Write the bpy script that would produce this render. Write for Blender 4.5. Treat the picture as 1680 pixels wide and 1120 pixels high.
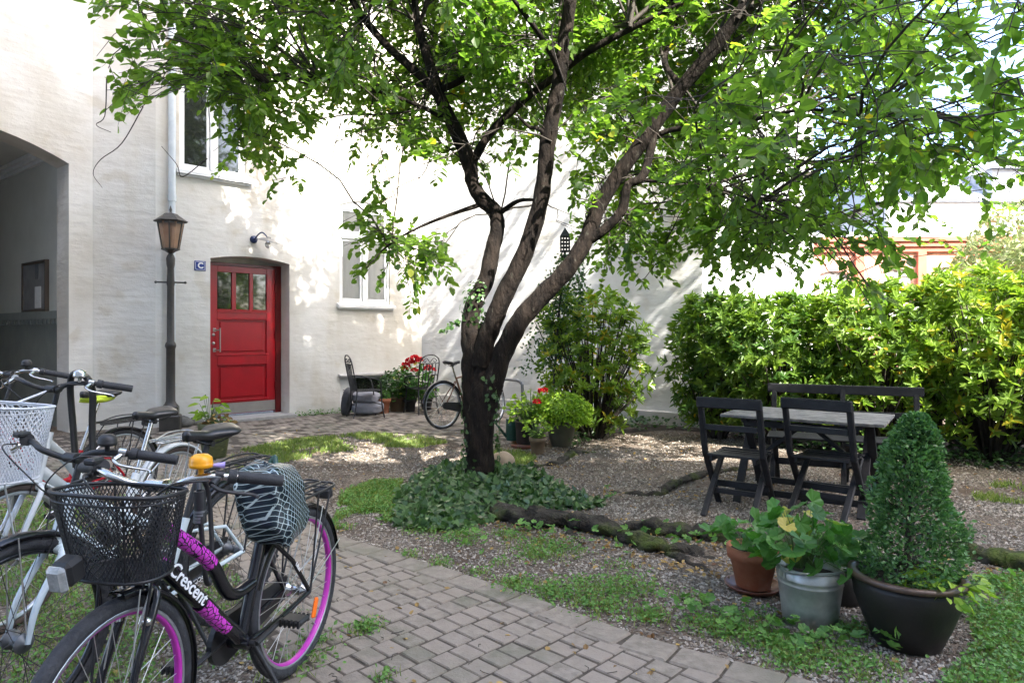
import bpy, math, random
import numpy as np
from mathutils import Vector, Matrix
for o in list(bpy.data.objects): bpy.data.objects.remove(o, do_unlink=True)
scene = bpy.context.scene
COL = scene.collection
R = math.radians
rng = np.random.default_rng(7); random.seed(7)
# ------------------------------------------------------------ camera, light, sky
F, HZ, H = 1120.0, 545.0, 1.4          # focal length and horizon in photo pixels, eye height
cam = bpy.data.cameras.new("camera"); cam.lens = 24.0; cam.sensor_width = 36.0
cam.shift_y = -(560-HZ)/1680.0; cam.clip_start = 0.05; cam.clip_end = 2000
co = bpy.data.objects.new("camera", cam); COL.objects.link(co)
co.location = (0, 0, H); co.rotation_euler = (R(90), 0, 0); scene.camera = co
SE, SX, SY = R(43), .56, -.83
world = bpy.data.worlds.new("World"); scene.world = world; world.use_nodes = True
wn = world.node_tree.nodes; bg = wn["Background"]
sky = wn.new("ShaderNodeTexSky"); sky.sky_type = 'NISHITA'; sky.sun_disc = False
sky.air_density = .7; sky.dust_density = 2.5; sky.ozone_density = .4; sky.sun_elevation = SE; sky.sun_rotation = math.atan2(SX, SY)
world.node_tree.links.new(sky.outputs[0], bg.inputs[0]); bg.inputs[1].default_value = 0.15
sl = bpy.data.lights.new("sun", 'SUN'); sl.energy = 2.45; sl.angle = R(0.5); sl.color = (1, .95, .86)
so = bpy.data.objects.new("sun", sl); COL.objects.link(so)
so.rotation_euler = Vector((SX*math.cos(SE), SY*math.cos(SE), math.sin(SE))).to_track_quat('Z', 'Y').to_euler()
vs = scene.view_settings; vs.view_transform = 'Standard'; vs.look = 'None'; vs.gamma = 1; vs.exposure = 3.15
# ------------------------------------------------------------ helpers
def gz(x, y): return -0.02*max(0.0, min(y, 16.0)-10.0)
def P(px, py, Y): return np.array(((px-840)/F*Y, Y, H+(HZ-py)/F*Y))
def G(px, py):
    Y = H*F/(py-HZ)
    for _ in range(6): Y = (H-gz(0, Y))*F/(py-HZ)
    return np.array(((px-840)/F*Y, Y, gz(0, Y)))
def tag(o, label=None, cat=None, group=None, kind=None):
    if label: o["label"] = label
    if cat: o["category"] = cat
    if group: o["group"] = group
    if kind: o["kind"] = kind
    return o
def empty(name, loc=(0, 0, 0), rz=0, label=None, cat=None, group=None, parent=None):
    o = bpy.data.objects.new(name, None); COL.objects.link(o)
    o.location = loc; o.rotation_euler = (0, 0, rz); o.empty_display_size = .1
    if parent: o.parent = parent
    return tag(o, label, cat, group)
def world_off(p):
    v = Vector((0, 0, 0))
    while p is not None: v += p.location; p = p.parent
    return np.array(v)
def fast(name, V, Fc, mat, parent=None, tint=None, smooth=False, wld=False):
    V = np.asarray(V, float); Fc = np.asarray(Fc, int)
    if wld and parent is not None: V = V - world_off(parent)
    me = bpy.data.meshes.new(name); k = Fc.shape[1]; n = len(Fc)
    me.vertices.add(len(V)); me.vertices.foreach_set("co", V.astype(np.float32).ravel())
    me.loops.add(n*k); me.loops.foreach_set("vertex_index", Fc.astype(np.int32).ravel())
    me.polygons.add(n); me.polygons.foreach_set("loop_start", np.arange(0, n*k, k, dtype=np.int32))
    me.polygons.foreach_set("use_smooth", np.full(n, smooth))
    if tint is not None:
        a = me.attributes.new("tint", 'FLOAT', 'POINT'); a.data.foreach_set("value", np.asarray(tint, np.float32))
    me.update(calc_edges=True); me.materials.append(mat)
    o = bpy.data.objects.new(name, me); COL.objects.link(o)
    if parent: o.parent = parent
    return o
def catmull(pts, n=6):
    p = [np.array(q, float) for q in pts]; p = [2*p[0]-p[1]]+p+[2*p[-1]-p[-2]]; out = []
    for i in range(1, len(p)-2):
        for j in range(n):
            t = j/n; a, b, c, d = p[i-1], p[i], p[i+1], p[i+2]
            out.append(.5*((2*b)+(c-a)*t+(2*a-5*b+4*c-d)*t*t+(3*b-a-3*c+d)*t**3))
    out.append(p[-2]); return out
def unit(v): v = np.asarray(v, float); return v/(np.linalg.norm(v)+1e-12)
class MB:
    def __init__(s, tf=None): s.v = []; s.f = []; s.sm = []; s.tf = tf; s.t = []; s.tint = 0.
    def add(s, vs, fs, smooth=False):
        b = len(s.v)
        for p in vs: s.v.append(tuple(s.tf(p)) if s.tf else tuple(p)); s.t.append(s.tint)
        for f in fs: s.f.append([b+i for i in f]); s.sm.append(smooth)
        return s
    def box(s, c, d, rz=0, rot=None, bev=0.0):
        # box centred at c with sizes d; bev chamfers it
        m = rot if rot is not None else np.array(Matrix.Rotation(rz, 3, 'Z'))
        hx, hy, hz = [q/2 for q in d]; b = min(bev, hx*.9, hy*.9, hz*.9)
        vs, fs = [], []
        if b <= 0:
            vs = [(x*hx, y*hy, z*hz) for x in (-1, 1) for y in (-1, 1) for z in (-1, 1)]
            fs = [(0, 1, 3, 2), (4, 6, 7, 5), (0, 4, 5, 1), (2, 3, 7, 6), (0, 2, 6, 4), (1, 5, 7, 3)]
        else:
            ix = {}
            for x in (-1, 1):
                for y in (-1, 1):
                    for z in (-1, 1):
                        for a in range(3):
                            q = [x*(hx-b), y*(hy-b), z*(hz-b)]; q[a] = (x*hx, y*hy, z*hz)[a]
                            ix[(x, y, z, a)] = len(vs); vs.append(tuple(q))
            for a in range(3):
                o1, o2 = [i for i in range(3) if i != a]
                for sg in (-1, 1):
                    def k(u, w):
                        t = [0, 0, 0]; t[a] = sg; t[o1] = u; t[o2] = w; return ix[(*t, a)]
                    f = [k(-1, -1), k(1, -1), k(1, 1), k(-1, 1)]
                    fs.append(f if sg*(1 if a != 1 else -1) > 0 else f[::-1])
            for a in range(3):
                o1, o2 = [i for i in range(3) if i != a]
                for u in (-1, 1):
                    for w in (-1, 1):
                        def k(e, fa):
                            t = [0, 0, 0]; t[a] = e; t[o1] = u; t[o2] = w; return ix[(*t, fa)]
                        fs.append([k(-1, o1), k(1, o1), k(1, o2), k(-1, o2)])
            for x in (-1, 1):
                for y in (-1, 1):
                    for z in (-1, 1): fs.append([ix[(x, y, z, 0)], ix[(x, y, z, 1)], ix[(x, y, z, 2)]])
        c = np.array(c, float)
        return s.add([m @ np.array(v)+c for v in vs], fs)
    def bar(s, a, b, w, h, up=(0, 0, 1), bev=.002):
        a = np.array(a, float); b = np.array(b, float); x = unit(b-a); y = unit(np.cross(up, x)); z = np.cross(x, y)
        return s.box((a+b)/2, (np.linalg.norm(b-a), w, h), rot=np.array([x, y, z]).T, bev=bev)
    def tube(s, pts, r, n=8, cap=True, smooth=True, rough=0, flat=1.0, up0=None):
        pts = [np.array(p, float) for p in pts]; m = len(pts)
        rr = list(r) if hasattr(r, '__len__') else [r]*m
        if len(rr) != m: rr = list(np.interp(np.linspace(0, 1, m), np.linspace(0, 1, len(rr)), rr))
        T = [unit(pts[min(i+1, m-1)]-pts[max(i-1, 0)]) for i in range(m)]
        u = up0 if up0 is not None else ((0, 0, 1) if abs(T[0][2]) < .9 else (1, 0, 0))
        nrm = unit(np.cross(T[0], u)); vs = []; fs = []
        ph = [random.random()*9 for _ in range(4)]
        for i in range(m):
            nrm = unit(nrm-T[i]*np.dot(nrm, T[i])); bn = np.cross(T[i], nrm)
            for k in range(n):
                a = 2*math.pi*k/n; q = rr[i]
                if rough: q *= 1+rough*(math.sin(3*a+i*.35+ph[0])*.35+math.sin(5*a-i*.5+ph[1])*.25+math.sin(i*.9+ph[2]+2*a)*.4+(random.random()-.5)*.5)
                vs.append(pts[i]+q*(math.cos(a)*nrm+flat*math.sin(a)*bn))
        for i in range(m-1):
            for k in range(n):
                k2 = (k+1) % n; fs.append((i*n+k, i*n+k2, (i+1)*n+k2, (i+1)*n+k))
        s.add(vs, fs, smooth)
        if cap:
            s.add(vs[:n], [list(range(n))[::-1]]); s.add(vs[-n:], [list(range(n))])
        return s
    def ring(s, c, r, t, axis=(0, 0, 1), n=32, k=6):
        a = unit(axis); u = unit(np.cross(a, (1, 0, 0) if abs(a[0]) < .9 else (0, 1, 0))); w = np.cross(a, u)
        return s.lathe([(r+t*math.cos(q), t*math.sin(q)) for q in [2*math.pi*i/k for i in range(k)]], c, axis, n, closed=True)
    def lathe(s, prof, c=(0, 0, 0), axis=(0, 0, 1), n=32, closed=False, smooth=True, arc=None, sx=1.0):
        a = unit(axis); u = unit(np.cross((0, 1, 0), a)) if abs(a[1]) < .9 else np.array((1., 0, 0)); w = np.cross(a, u)
        c = np.array(c, float); m = len(prof); vs = []; fs = []
        a0, a1 = arc if arc else (0, 2*math.pi); N = n+1 if arc else n
        for i in range(N):
            q = a0+(a1-a0)*i/n
            for (r, z) in prof: vs.append(c+r*(math.cos(q)*u*sx+math.sin(q)*w)+z*a)
        for i in range(n):
            j = (i+1) % N
            for k in range(m if closed else m-1):
                k2 = (k+1) % m; fs.append((i*m+k, j*m+k, j*m+k2, i*m+k2))
        return s.add(vs, fs, smooth)
    def sphere(s, c, r, n=16, m=10, sq=(1, 1, 1), rough=0):
        vs = []; fs = []
        for i in range(m+1):
            for k in range(n):
                a = math.pi*i/m; b = 2*math.pi*k/n
                g = 1+rough*(math.sin(3*b+2*a)*.5+math.cos(4*a+b)*.5)
                vs.append((c[0]+r*g*sq[0]*math.sin(a)*math.cos(b), c[1]+r*g*sq[1]*math.sin(a)*math.sin(b), c[2]+r*g*sq[2]*math.cos(a)))
        for i in range(m):
            for k in range(n): fs.append((i*n+k, (i+1)*n+k, (i+1)*n+(k+1) % n, i*n+(k+1) % n))
        return s.add(vs, fs, True)
    def prism(s, poly, z0, z1):
        n = len(poly); vs = [(p[0], p[1], z0) for p in poly]+[(p[0], p[1], z1) for p in poly]
        return s.add(vs, [list(range(n))[::-1], list(range(n, 2*n))]+[(i, (i+1) % n, n+(i+1) % n, n+i) for i in range(n)])
    def quad(s, *p): return s.add(p, [list(range(len(p)))])
    def build(s, name, mat, parent=None, wld=False, label=None, cat=None, group=None, kind=None):
        me = bpy.data.meshes.new(name); v = np.array(s.v, float)
        if wld and parent is not None: v = v-world_off(parent)
        me.from_pydata(v.tolist(), [], s.f); me.polygons.foreach_set("use_smooth", s.sm)
        a = me.attributes.new("tint", 'FLOAT', 'POINT'); a.data.foreach_set("value", np.array(s.t, np.float32))
        me.update(); me.materials.append(mat)
        o = bpy.data.objects.new(name, me); COL.objects.link(o)
        if parent: o.parent = parent
        return tag(o, label, cat, group, kind)
def copy_tree(o, parent=None):
    c = o.copy(); COL.objects.link(c); c.parent = parent
    for ch in list(o.children): copy_tree(ch, c)
    return c
# ------------------------------------------------------------ materials
def mat(name, c1, c2=None, sc=8, rough=.6, metal=0, bump=0, bsc=40, tint=None, stretch=None, detail=6, spec=.5, c3=None, sc3=1, rv=0, bdist=.01, pos=(.35, .65), pos3=(.5, .7)):
    m = bpy.data.materials.new(name); m.use_nodes = True; nt = m.node_tree; N = nt.nodes; L = nt.links
    b = N["Principled BSDF"]; b.inputs["Roughness"].default_value = rough; b.inputs["Metallic"].default_value = metal
    b.inputs["Specular IOR Level"].default_value = spec
    tc = N.new("ShaderNodeTexCoord"); mp = N.new("ShaderNodeMapping"); L.new(tc.outputs["Object"], mp.inputs[0])
    if stretch: mp.inputs["Scale"].default_value = stretch
    col = None
    def noise(scale, d=detail):
        n = N.new("ShaderNodeTexNoise"); n.inputs["Scale"].default_value = scale; n.inputs["Detail"].default_value = d
        n.inputs["Roughness"].default_value = .6; L.new(mp.outputs[0], n.inputs["Vector"]); return n
    b.inputs["Base Color"].default_value = (*c1, 1)
    if c2:
        n = noise(sc); r = N.new("ShaderNodeValToRGB"); L.new(n.outputs["Fac"], r.inputs[0])
        r.color_ramp.elements[0].position = pos[0]; r.color_ramp.elements[1].position = pos[1]
        r.color_ramp.elements[0].color = (*c1, 1); r.color_ramp.elements[1].color = (*c2, 1); col = r.outputs[0]
    if c3:
        n = noise(sc3, 4); r = N.new("ShaderNodeValToRGB"); L.new(n.outputs["Fac"], r.inputs[0])
        r.color_ramp.elements[0].position = pos3[0]; r.color_ramp.elements[1].position = pos3[1]
        r.color_ramp.elements[0].color = (0, 0, 0, 1); r.color_ramp.elements[1].color = (1, 1, 1, 1)
        x = N.new("ShaderNodeMixRGB"); L.new(r.outputs[0], x.inputs[0])
        if col: L.new(col, x.inputs[1])
        else: x.inputs[1].default_value = (*c1, 1)
        x.inputs[2].default_value = (*c3, 1); col = x.outputs[0]
    if tint:
        at = N.new("ShaderNodeAttribute"); at.attribute_name = "tint"
        x = N.new("ShaderNodeMixRGB"); L.new(at.outputs["Fac"], x.inputs[0])
        if col: L.new(col, x.inputs[1])
        else: x.inputs[1].default_value = (*c1, 1)
        x.inputs[2].default_value = (*tint, 1); col = x.outputs[0]
    if col: L.new(col, b.inputs["Base Color"])
    if rv:
        n = noise(sc*1.7); r = N.new("ShaderNodeMapRange"); L.new(n.outputs["Fac"], r.inputs[0])
        r.inputs[3].default_value = rough-rv; r.inputs[4].default_value = rough+rv; L.new(r.outputs[0], b.inputs["Roughness"])
    if bump:
        n = noise(bsc, 8); bp = N.new("ShaderNodeBump"); bp.inputs["Strength"].default_value = bump; bp.inputs["Distance"].default_value = bdist
        L.new(n.outputs["Fac"], bp.inputs["Height"]); L.new(bp.outputs[0], b.inputs["Normal"])
    return m
def leafmat(name, c1, c2, trans, tw=.45, rough=.4, c3=None):
    m = bpy.data.materials.new(name); m.use_nodes = True; nt = m.node_tree; N = nt.nodes; L = nt.links
    b = N["Principled BSDF"]; b.inputs["Roughness"].default_value = rough; b.inputs["Specular IOR Level"].default_value = .5
    at = N.new("ShaderNodeAttribute"); at.attribute_name = "tint"
    r = N.new("ShaderNodeValToRGB"); L.new(at.outputs["Fac"], r.inputs[0])
    r.color_ramp.elements[0].color = (*c1, 1); r.color_ramp.elements[1].color = (*c2, 1); r.color_ramp.elements[1].position = .9
    if c3: e = r.color_ramp.elements.new(.985); e.color = (*c3, 1)
    L.new(r.outputs[0], b.inputs["Base Color"])
    t = N.new("ShaderNodeBsdfTranslucent"); g = N.new("ShaderNodeMixRGB"); g.blend_type = 'MULTIPLY'; g.inputs[0].default_value = 1
    L.new(r.outputs[0], g.inputs[1]); g.inputs[2].default_value = (*trans, 1); L.new(g.outputs[0], t.inputs[0])
    x = N.new("ShaderNodeMixShader"); x.inputs[0].default_value = tw
    L.new(b.outputs[0], x.inputs[1]); L.new(t.outputs[0], x.inputs[2]); L.new(x.outputs[0], N["Material Output"].inputs[0])
    return m
M = {}
def plaster(name, c1, c2, warm):
    m = mat(name, c1, c2, sc=1.2, rough=.9, spec=.2, c3=warm, sc3=.8, pos3=(.45, .75)); nt = m.node_tree; N = nt.nodes; L = nt.links
    tc = N.new("ShaderNodeTexCoord"); b = N["Principled BSDF"]
    def nz(scale, st, det=5):
        mp = N.new("ShaderNodeMapping"); mp.inputs["Scale"].default_value = st; L.new(tc.outputs["Object"], mp.inputs[0])
        n = N.new("ShaderNodeTexNoise"); n.inputs["Scale"].default_value = scale; n.inputs["Detail"].default_value = det; L.new(mp.outputs[0], n.inputs["Vector"]); return n
    a = nz(2.2, (1, 1, 4.5), 4); c = nz(9, (1, 1, 1.6), 8); d = nz(60, (1, 1, 1), 4)
    def mul(o, k): q = N.new("ShaderNodeMath"); q.operation = 'MULTIPLY'; L.new(o, q.inputs[0]); q.inputs[1].default_value = k; return q.outputs[0]
    def ad(x, y): q = N.new("ShaderNodeMath"); L.new(x, q.inputs[0]); L.new(y, q.inputs[1]); return q.outputs[0]
    h = ad(ad(mul(a.outputs["Fac"], 1.0), mul(c.outputs["Fac"], .55)), mul(d.outputs["Fac"], .12))
    bp = N.new("ShaderNodeBump"); bp.inputs["Strength"].default_value = .5; bp.inputs["Distance"].default_value = .022
    L.new(h, bp.inputs["Height"]); L.new(bp.outputs[0], b.inputs["Normal"])
    src = b.inputs["Base Color"].links[0].from_socket
    for sc_, st_, p0, p1, colr in ((1.1, (2.6, 2.6, .35), .56, .78, (.90, .87, .81, 1)), (3.2, (1, 1, 1), .60, .68, (.93, .91, .87, 1)), (.7, (1, 1, 1), .5, .62, (.9, .89, .86, 1))):
        nn = nz(sc_, st_, 7); rr = N.new("ShaderNodeValToRGB"); rr.color_ramp.elements[0].position = p0; rr.color_ramp.elements[1].position = p1
        L.new(nn.outputs["Fac"], rr.inputs[0]); mm = N.new("ShaderNodeMixRGB"); mm.blend_type = 'MULTIPLY'; L.new(rr.outputs[0], mm.inputs[0]); L.new(src, mm.inputs[1]); mm.inputs[2].default_value = colr; src = mm.outputs[0]
    L.new(src, b.inputs["Base Color"]); return m
M['wall'] = plaster('white_limewashed_plaster', (.64, .615, .565), (.72, .70, .655), (.57, .525, .455))
M['wall2'] = plaster('pale_grey_plaster', (.60, .60, .60), (.66, .66, .655), (.55, .54, .52))
M['plinth'] = mat('grey_plinth_plaster', (.42, .40, .38), (.5, .48, .45), sc=3, rough=.9, bump=.5, bsc=30)
M['passage'] = mat('passage_plaster', (.55, .55, .5), (.6, .6, .55), sc=2, rough=.8, bump=.4, bsc=25)
M['dado'] = mat('green_grey_dado', (.19, .21, .2), (.24, .26, .24), sc=3, rough=.55, bump=.5, bsc=20)
M['white'] = mat('white_paint', (.78, .78, .77), (.7, .7, .69), sc=6, rough=.45)
M['red'] = mat('red_gloss_paint', (.36, .003, .010), (.29, .003, .008), sc=4, rough=.3, bump=.08, bsc=30)
M['redd'] = mat('dark_red_paint', (.13, .007, .008), (.11, .007, .008), sc=5, rough=.35)
M['steel'] = mat('brushed_steel', (.5, .48, .44), (.42, .4, .37), sc=6, rough=.35, metal=.9)
M['chrome'] = mat('polished_alloy', (.62, .61, .59), (.5, .49, .47), sc=30, rough=.22, metal=1)
M['glass_d'] = mat('dark_window_glass', (.02, .022, .02), rough=.04, spec=.9)
M['curtain'] = mat('pale_curtain', (.8, .79, .76), (.7, .69, .67), sc=3, rough=.8, stretch=(3, 3, .4))
M['galvl'] = mat('shade_greyed_enamel', (.2, .195, .18), (.17, .165, .155), sc=9, rough=.4)  # shade of the downward-facing lamp saucer put into its enamel colour
M['lampiron'] = mat('dark_brown_iron', (.035, .03, .025), (.055, .048, .04), sc=12, rough=.4, bump=.2, bsc=60)
M['amber'] = mat('amber_lantern_glass', (.55, .32, .2), (.6, .38, .25), sc=6, rough=.15)
M['amber'].node_tree.nodes["Principled BSDF"].inputs["Transmission Weight"].default_value = .55
M['bulb'] = mat('clear_bulb_glass', (.85, .85, .82), rough=.05); M['bulb'].node_tree.nodes["Principled BSDF"].inputs["Transmission Weight"].default_value = .6
M['navy'] = mat('navy_enamel', (.012, .025, .09), rough=.3)
M['blue'] = mat('blue_enamel', (.01, .03, .22), rough=.25)
M['enamel'] = mat('white_enamel', (.75, .75, .73), rough=.3)
M['bark'] = mat('dark_cherry_bark', (.007, .0055, .005), (.026, .019, .015), sc=14, rough=.9, bump=1, bsc=16, stretch=(1, 1, .35), c3=(.08, .075, .06), sc3=22, pos3=(.62, .75), spec=.2, bdist=.05)
M['root'] = mat('mossy_root_bark', (.028, .024, .02), (.075, .065, .052), sc=9, rough=.9, bump=1, bsc=18, c3=(.09, .12, .025), sc3=3.2, pos3=(.5, .66), spec=.2, bdist=.06)
M['twig'] = mat('brown_twig', (.025, .019, .015), (.05, .04, .03), sc=20, rough=.8)
M['leaf'] = leafmat('cherry_leaf', (.055, .12, .026), (.16, .255, .05), (1.6, 1.75, .7), .64, .4, (.35, .28, .02))
M['rhodo'] = leafmat('rhododendron_leaf', (.055, .13, .028), (.22, .33, .045), (1.5, 1.55, .65), .42, .33, (.45, .3, .02))
M['box'] = leafmat('boxwood_leaf', (.045, .12, .04), (.15, .29, .09), (1.1, 1.4, .7), .3, .28)
M['ivy'] = leafmat('ivy_leaf', (.028, .07, .024), (.08, .155, .045), (1, 1.3, .6), .25, .35)
M['ger'] = leafmat('geranium_leaf', (.045, .14, .03), (.1, .24, .05), (1.2, 1.6, .6), .4, .45, (.5, .4, .08))
M['lime'] = leafmat('lime_green_leaf', (.16, .3, .03), (.35, .5, .05), (1.2, 1.3, .6), .4, .45)
M['grass'] = leafmat('grass_blade', (.10, .17, .035), (.25, .33, .075), (1.2, 1.3, .7), .35, .5, (.3, .26, .1))
M['clover'] = leafmat('weed_leaf', (.07, .18, .035), (.16, .32, .07), (1.2, 1.4, .7), .35, .5)
M['pale'] = leafmat('pale_creeper_leaf', (.2, .26, .1), (.34, .36, .18), (1, 1.1, .8), .3, .5, (.4, .25, .15))
M['petal'] = mat('red_petal', (.75, .012, .02), (.6, .01, .02), sc=20, rough=.5)
M['dead'] = leafmat('fallen_leaf', (.12, .05, .02), (.42, .28, .08), (1, 1, 1), .15, .6)
M['terra'] = mat('terracotta', (.30, .10, .045), (.38, .15, .08), sc=9, rough=.85, bump=.3, bsc=60, c3=(.42, .3, .24), sc3=5, pos3=(.55, .8))
M['terrd'] = mat('glazed_brown_saucer', (.16, .055, .035), rough=.35)
M['potdark'] = mat('dark_glazed_clay', (.010, .009, .008), (.018, .016, .014), sc=7, rough=.5, bump=.15, bsc=50)
M['potrim'] = mat('brown_glazed_rim', (.06, .038, .026), (.11, .07, .05), sc=12, rough=.4)
M['potolive'] = mat('olive_glazed_clay', (.06, .058, .04), (.09, .085, .06), sc=6, rough=.4, bump=.1)
M['potbrown'] = mat('brown_clay', (.14, .09, .055), (.2, .14, .09), sc=6, rough=.7)
M['plast'] = mat('black_plastic', (.012, .012, .013), (.02, .02, .021), sc=20, rough=.5)
M['soil'] = mat('dark_soil', (.02, .014, .01), (.05, .036, .025), sc=30, rough=1, bump=1, bsc=60)
M['zinc'] = mat('galvanised_zinc', (.55, .57, .56), (.4, .42, .41), sc=14, rough=.4, metal=.6, c3=(.10, .13, .08), sc3=5, rv=.1, pos3=(.52, .72))
M['can'] = mat('dark_green_paint_can', (.012, .055, .04), (.02, .07, .05), sc=6, rough=.4)
M['wood'] = mat('black_stained_wood', (.011, .011, .013), (.022, .022, .025), sc=10, rough=.6, bump=.5, bsc=22, stretch=(1, 1, 1), spec=.35)
M['woodg'] = mat('weathered_grey_wood', (.12, .115, .11), (.22, .21, .2), sc=16, rough=.75, bump=.5, bsc=30, c3=(.03, .03, .03), sc3=9, pos3=(.5, .75))
M['fence'] = mat('brown_fence_board', (.05, .034, .025), (.085, .06, .045), sc=9, rough=.85, bump=.4, bsc=30, stretch=(1, 1, .2))
M['stone'] = mat('tan_boulder', (.34, .25, .17), (.42, .32, .23), sc=6, rough=.9, bump=.4, bsc=30)
M['rock'] = mat('grey_rock', (.10, .095, .085), (.2, .19, .17), sc=9, rough=.95, bump=.6, bsc=25)
M['step'] = mat('concrete_step', (.38, .37, .34), (.3, .29, .27), sc=14, rough=.9, bump=.3, bsc=80)
M['iron'] = mat('black_wrought_iron', (.018, .018, .02), (.03, .03, .032), sc=20, rough=.5)
M['galv'] = mat('grey_steel_tube', (.14, .15, .16), (.19, .2, .21), sc=12, rough=.45, metal=.4)
M['cloth'] = mat('grey_cushion_fabric', (.2, .2, .22), (.3, .3, .33), sc=5, rough=.95, bump=.5, bsc=25)
M['cloth2'] = mat('dark_grey_fabric', (.05, .05, .055), (.08, .08, .09), sc=12, rough=.95, bump=.6, bsc=22)
M['tyre'] = mat('black_rubber_tyre', (.016, .017, .02), (.035, .036, .04), sc=30, rough=.75, bump=.7, bsc=80)
M['grip'] = mat('rubber_grip', (.02, .021, .024), (.03, .031, .034), sc=30, rough=.65, bump=.3, bsc=200)
M['tread'] = mat('brown_rubber', (.05, .032, .026), (.07, .05, .04), sc=20, rough=.8)
M['bblack'] = mat('black_bike_lacquer', (.008, .008, .01), (.012, .012, .015), sc=10, rough=.16)
M['bwhite'] = mat('white_bike_lacquer', (.62, .66, .68), (.55, .59, .61), sc=9, rough=.25)
M['bice'] = mat('pale_blue_bike_lacquer', (.56, .64, .67), (.5, .59, .63), sc=9, rough=.25)
M['bred'] = mat('red_bike_lacquer', (.35, .01, .02), (.28, .01, .02), sc=8, rough=.25)
M['bbrown'] = mat('bronze_bike_lacquer', (.16, .07, .04), (.2, .1, .06), sc=10, rough=.4)
M['pink'] = mat('magenta_rim', (.42, .025, .33), (.5, .04, .4), sc=8, rough=.35)
M['rimal'] = mat('alloy_rim', (.5, .52, .55), (.42, .44, .47), sc=20, rough=.3, metal=.8)
M['spoke'] = mat('steel_spoke', (.55, .55, .53), rough=.3, metal=.8)
M['dspoke'] = mat('black_spoke', (.03, .03, .03), rough=.5)
M['orange'] = mat('orange_reflector', (.9, .17, .01), rough=.25)
M['yellow'] = mat('yellow_bell_plastic', (.85, .36, .01), (.8, .33, .01), sc=8, rough=.3)
M['hiviz'] = mat('yellow_green_saddle_cover', (.5, .62, .03), (.42, .52, .03), sc=9, rough=.6, bump=.5, bsc=20)
M['lilac'] = mat('lilac_plastic', (.4, .32, .7), rough=.4)
M['lamp'] = mat('clear_lamp_lens', (.5, .52, .52), (.3, .32, .32), sc=60, rough=.12, metal=.3)
M['bask'] = mat('black_wire_mesh', (.012, .012, .014), (.02, .02, .022), sc=30, rough=.45)
M['basw'] = mat('white_wire_mesh', (.62, .64, .67), (.55, .57, .6), sc=30, rough=.45)
M['saddle'] = mat('black_saddle_vinyl', (.014, .014, .016), (.022, .022, .024), sc=14, rough=.33, bump=.1, bsc=80)
M['paper'] = mat('white_paper', (.7, .7, .7), (.62, .62, .62), sc=20, rough=.8)
M['board'] = mat('grey_notice_backing', (.16, .16, .165), (.24, .24, .245), sc=5, rough=.35)
M['boardf'] = mat('brown_board_frame', (.08, .06, .045), rough=.5)
M['salmon'] = mat('salmon_render', (.55, .27, .19), (.62, .33, .24), sc=1.5, rough=.9, bump=.3, bsc=20)
M['salmond'] = mat('brick_red_trim', (.42, .13, .085), (.46, .16, .11), sc=3, rough=.9)
M['slate'] = mat('blue_grey_roof', (.34, .36, .39), (.4, .42, .45), sc=3, rough=.7)
M['pav'] = mat('concrete_paver', (.18, .153, .122), (.265, .228, .187), sc=22, rough=.92, bump=.9, bsc=90, tint=(.27, .225, .185), c3=(.09, .10, .06), sc3=1.3, pos3=(.5, .72), bdist=.006)
M['peb'] = mat('gravel_pebble', (.10, .084, .068), (.16, .136, .112), sc=40, rough=.9, tint=(.46, .415, .36))
M['ltext'] = mat('white_lettering', (.8, .8, .8), rough=.4)
def m_bag():
    m = mat('dark_checked_plastic', (.008, .02, .028), rough=.22, bump=.35, bsc=14, bdist=.02); nt = m.node_tree; N = nt.nodes; L = nt.links
    tc = N.new("ShaderNodeTexCoord"); outs = []
    for rz in (.5, -.75):
        mp = N.new("ShaderNodeMapping"); mp.inputs["Rotation"].default_value = (rz, rz, rz*.3); L.new(tc.outputs["Object"], mp.inputs[0])
        w = N.new("ShaderNodeTexWave"); w.bands_direction = 'Y'; w.inputs["Scale"].default_value = 17; w.inputs["Distortion"].default_value = .9
        w.inputs["Detail"].default_value = 1; w.inputs["Detail Scale"].default_value = .25; L.new(mp.outputs[0], w.inputs["Vector"])
        r = N.new("ShaderNodeValToRGB"); r.color_ramp.elements[0].position = .945; r.color_ramp.elements[1].position = .98; L.new(w.outputs["Fac"], r.inputs[0]); outs.append(r.outputs[0])
    x = N.new("ShaderNodeMixRGB"); x.blend_type = 'LIGHTEN'; x.inputs[0].default_value = 1; L.new(outs[0], x.inputs[1]); L.new(outs[1], x.inputs[2])
    c = N.new("ShaderNodeMixRGB"); L.new(x.outputs[0], c.inputs[0]); c.inputs[1].default_value = (.008, .018, .026, 1); c.inputs[2].default_value = (.34, .42, .42, 1)
    L.new(c.outputs[0], N["Principled BSDF"].inputs["Base Color"]); return m
M['bag'] = m_bag()
def m_decal():
    m = mat('magenta_leaf_decal', (.6, .04, .5), rough=.25); nt = m.node_tree; N = nt.nodes; L = nt.links
    tc = N.new("ShaderNodeTexCoord"); v = N.new("ShaderNodeTexVoronoi"); v.feature = 'DISTANCE_TO_EDGE'; v.inputs["Scale"].default_value = 45; L.new(tc.outputs["Object"], v.inputs["Vector"])
    r = N.new("ShaderNodeValToRGB"); r.color_ramp.elements[0].position = .05; r.color_ramp.elements[1].position = .09
    r.color_ramp.elements[0].color = (.008, .008, .01, 1); r.color_ramp.elements[1].color = (.58, .05, .5, 1)
    L.new(v.outputs["Distance"], r.inputs[0]); L.new(r.outputs[0], N["Principled BSDF"].inputs["Base Color"]); return m
M['decal'] = m_decal()
def m_wicker():
    m = mat('green_woven_planter', (.05, .06, .02), (.11, .12, .05), sc=30, rough=.5, stretch=(.6, .6, 4), bump=1, bsc=9, bdist=.02); return m
M['wicker'] = m_wicker()
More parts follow.
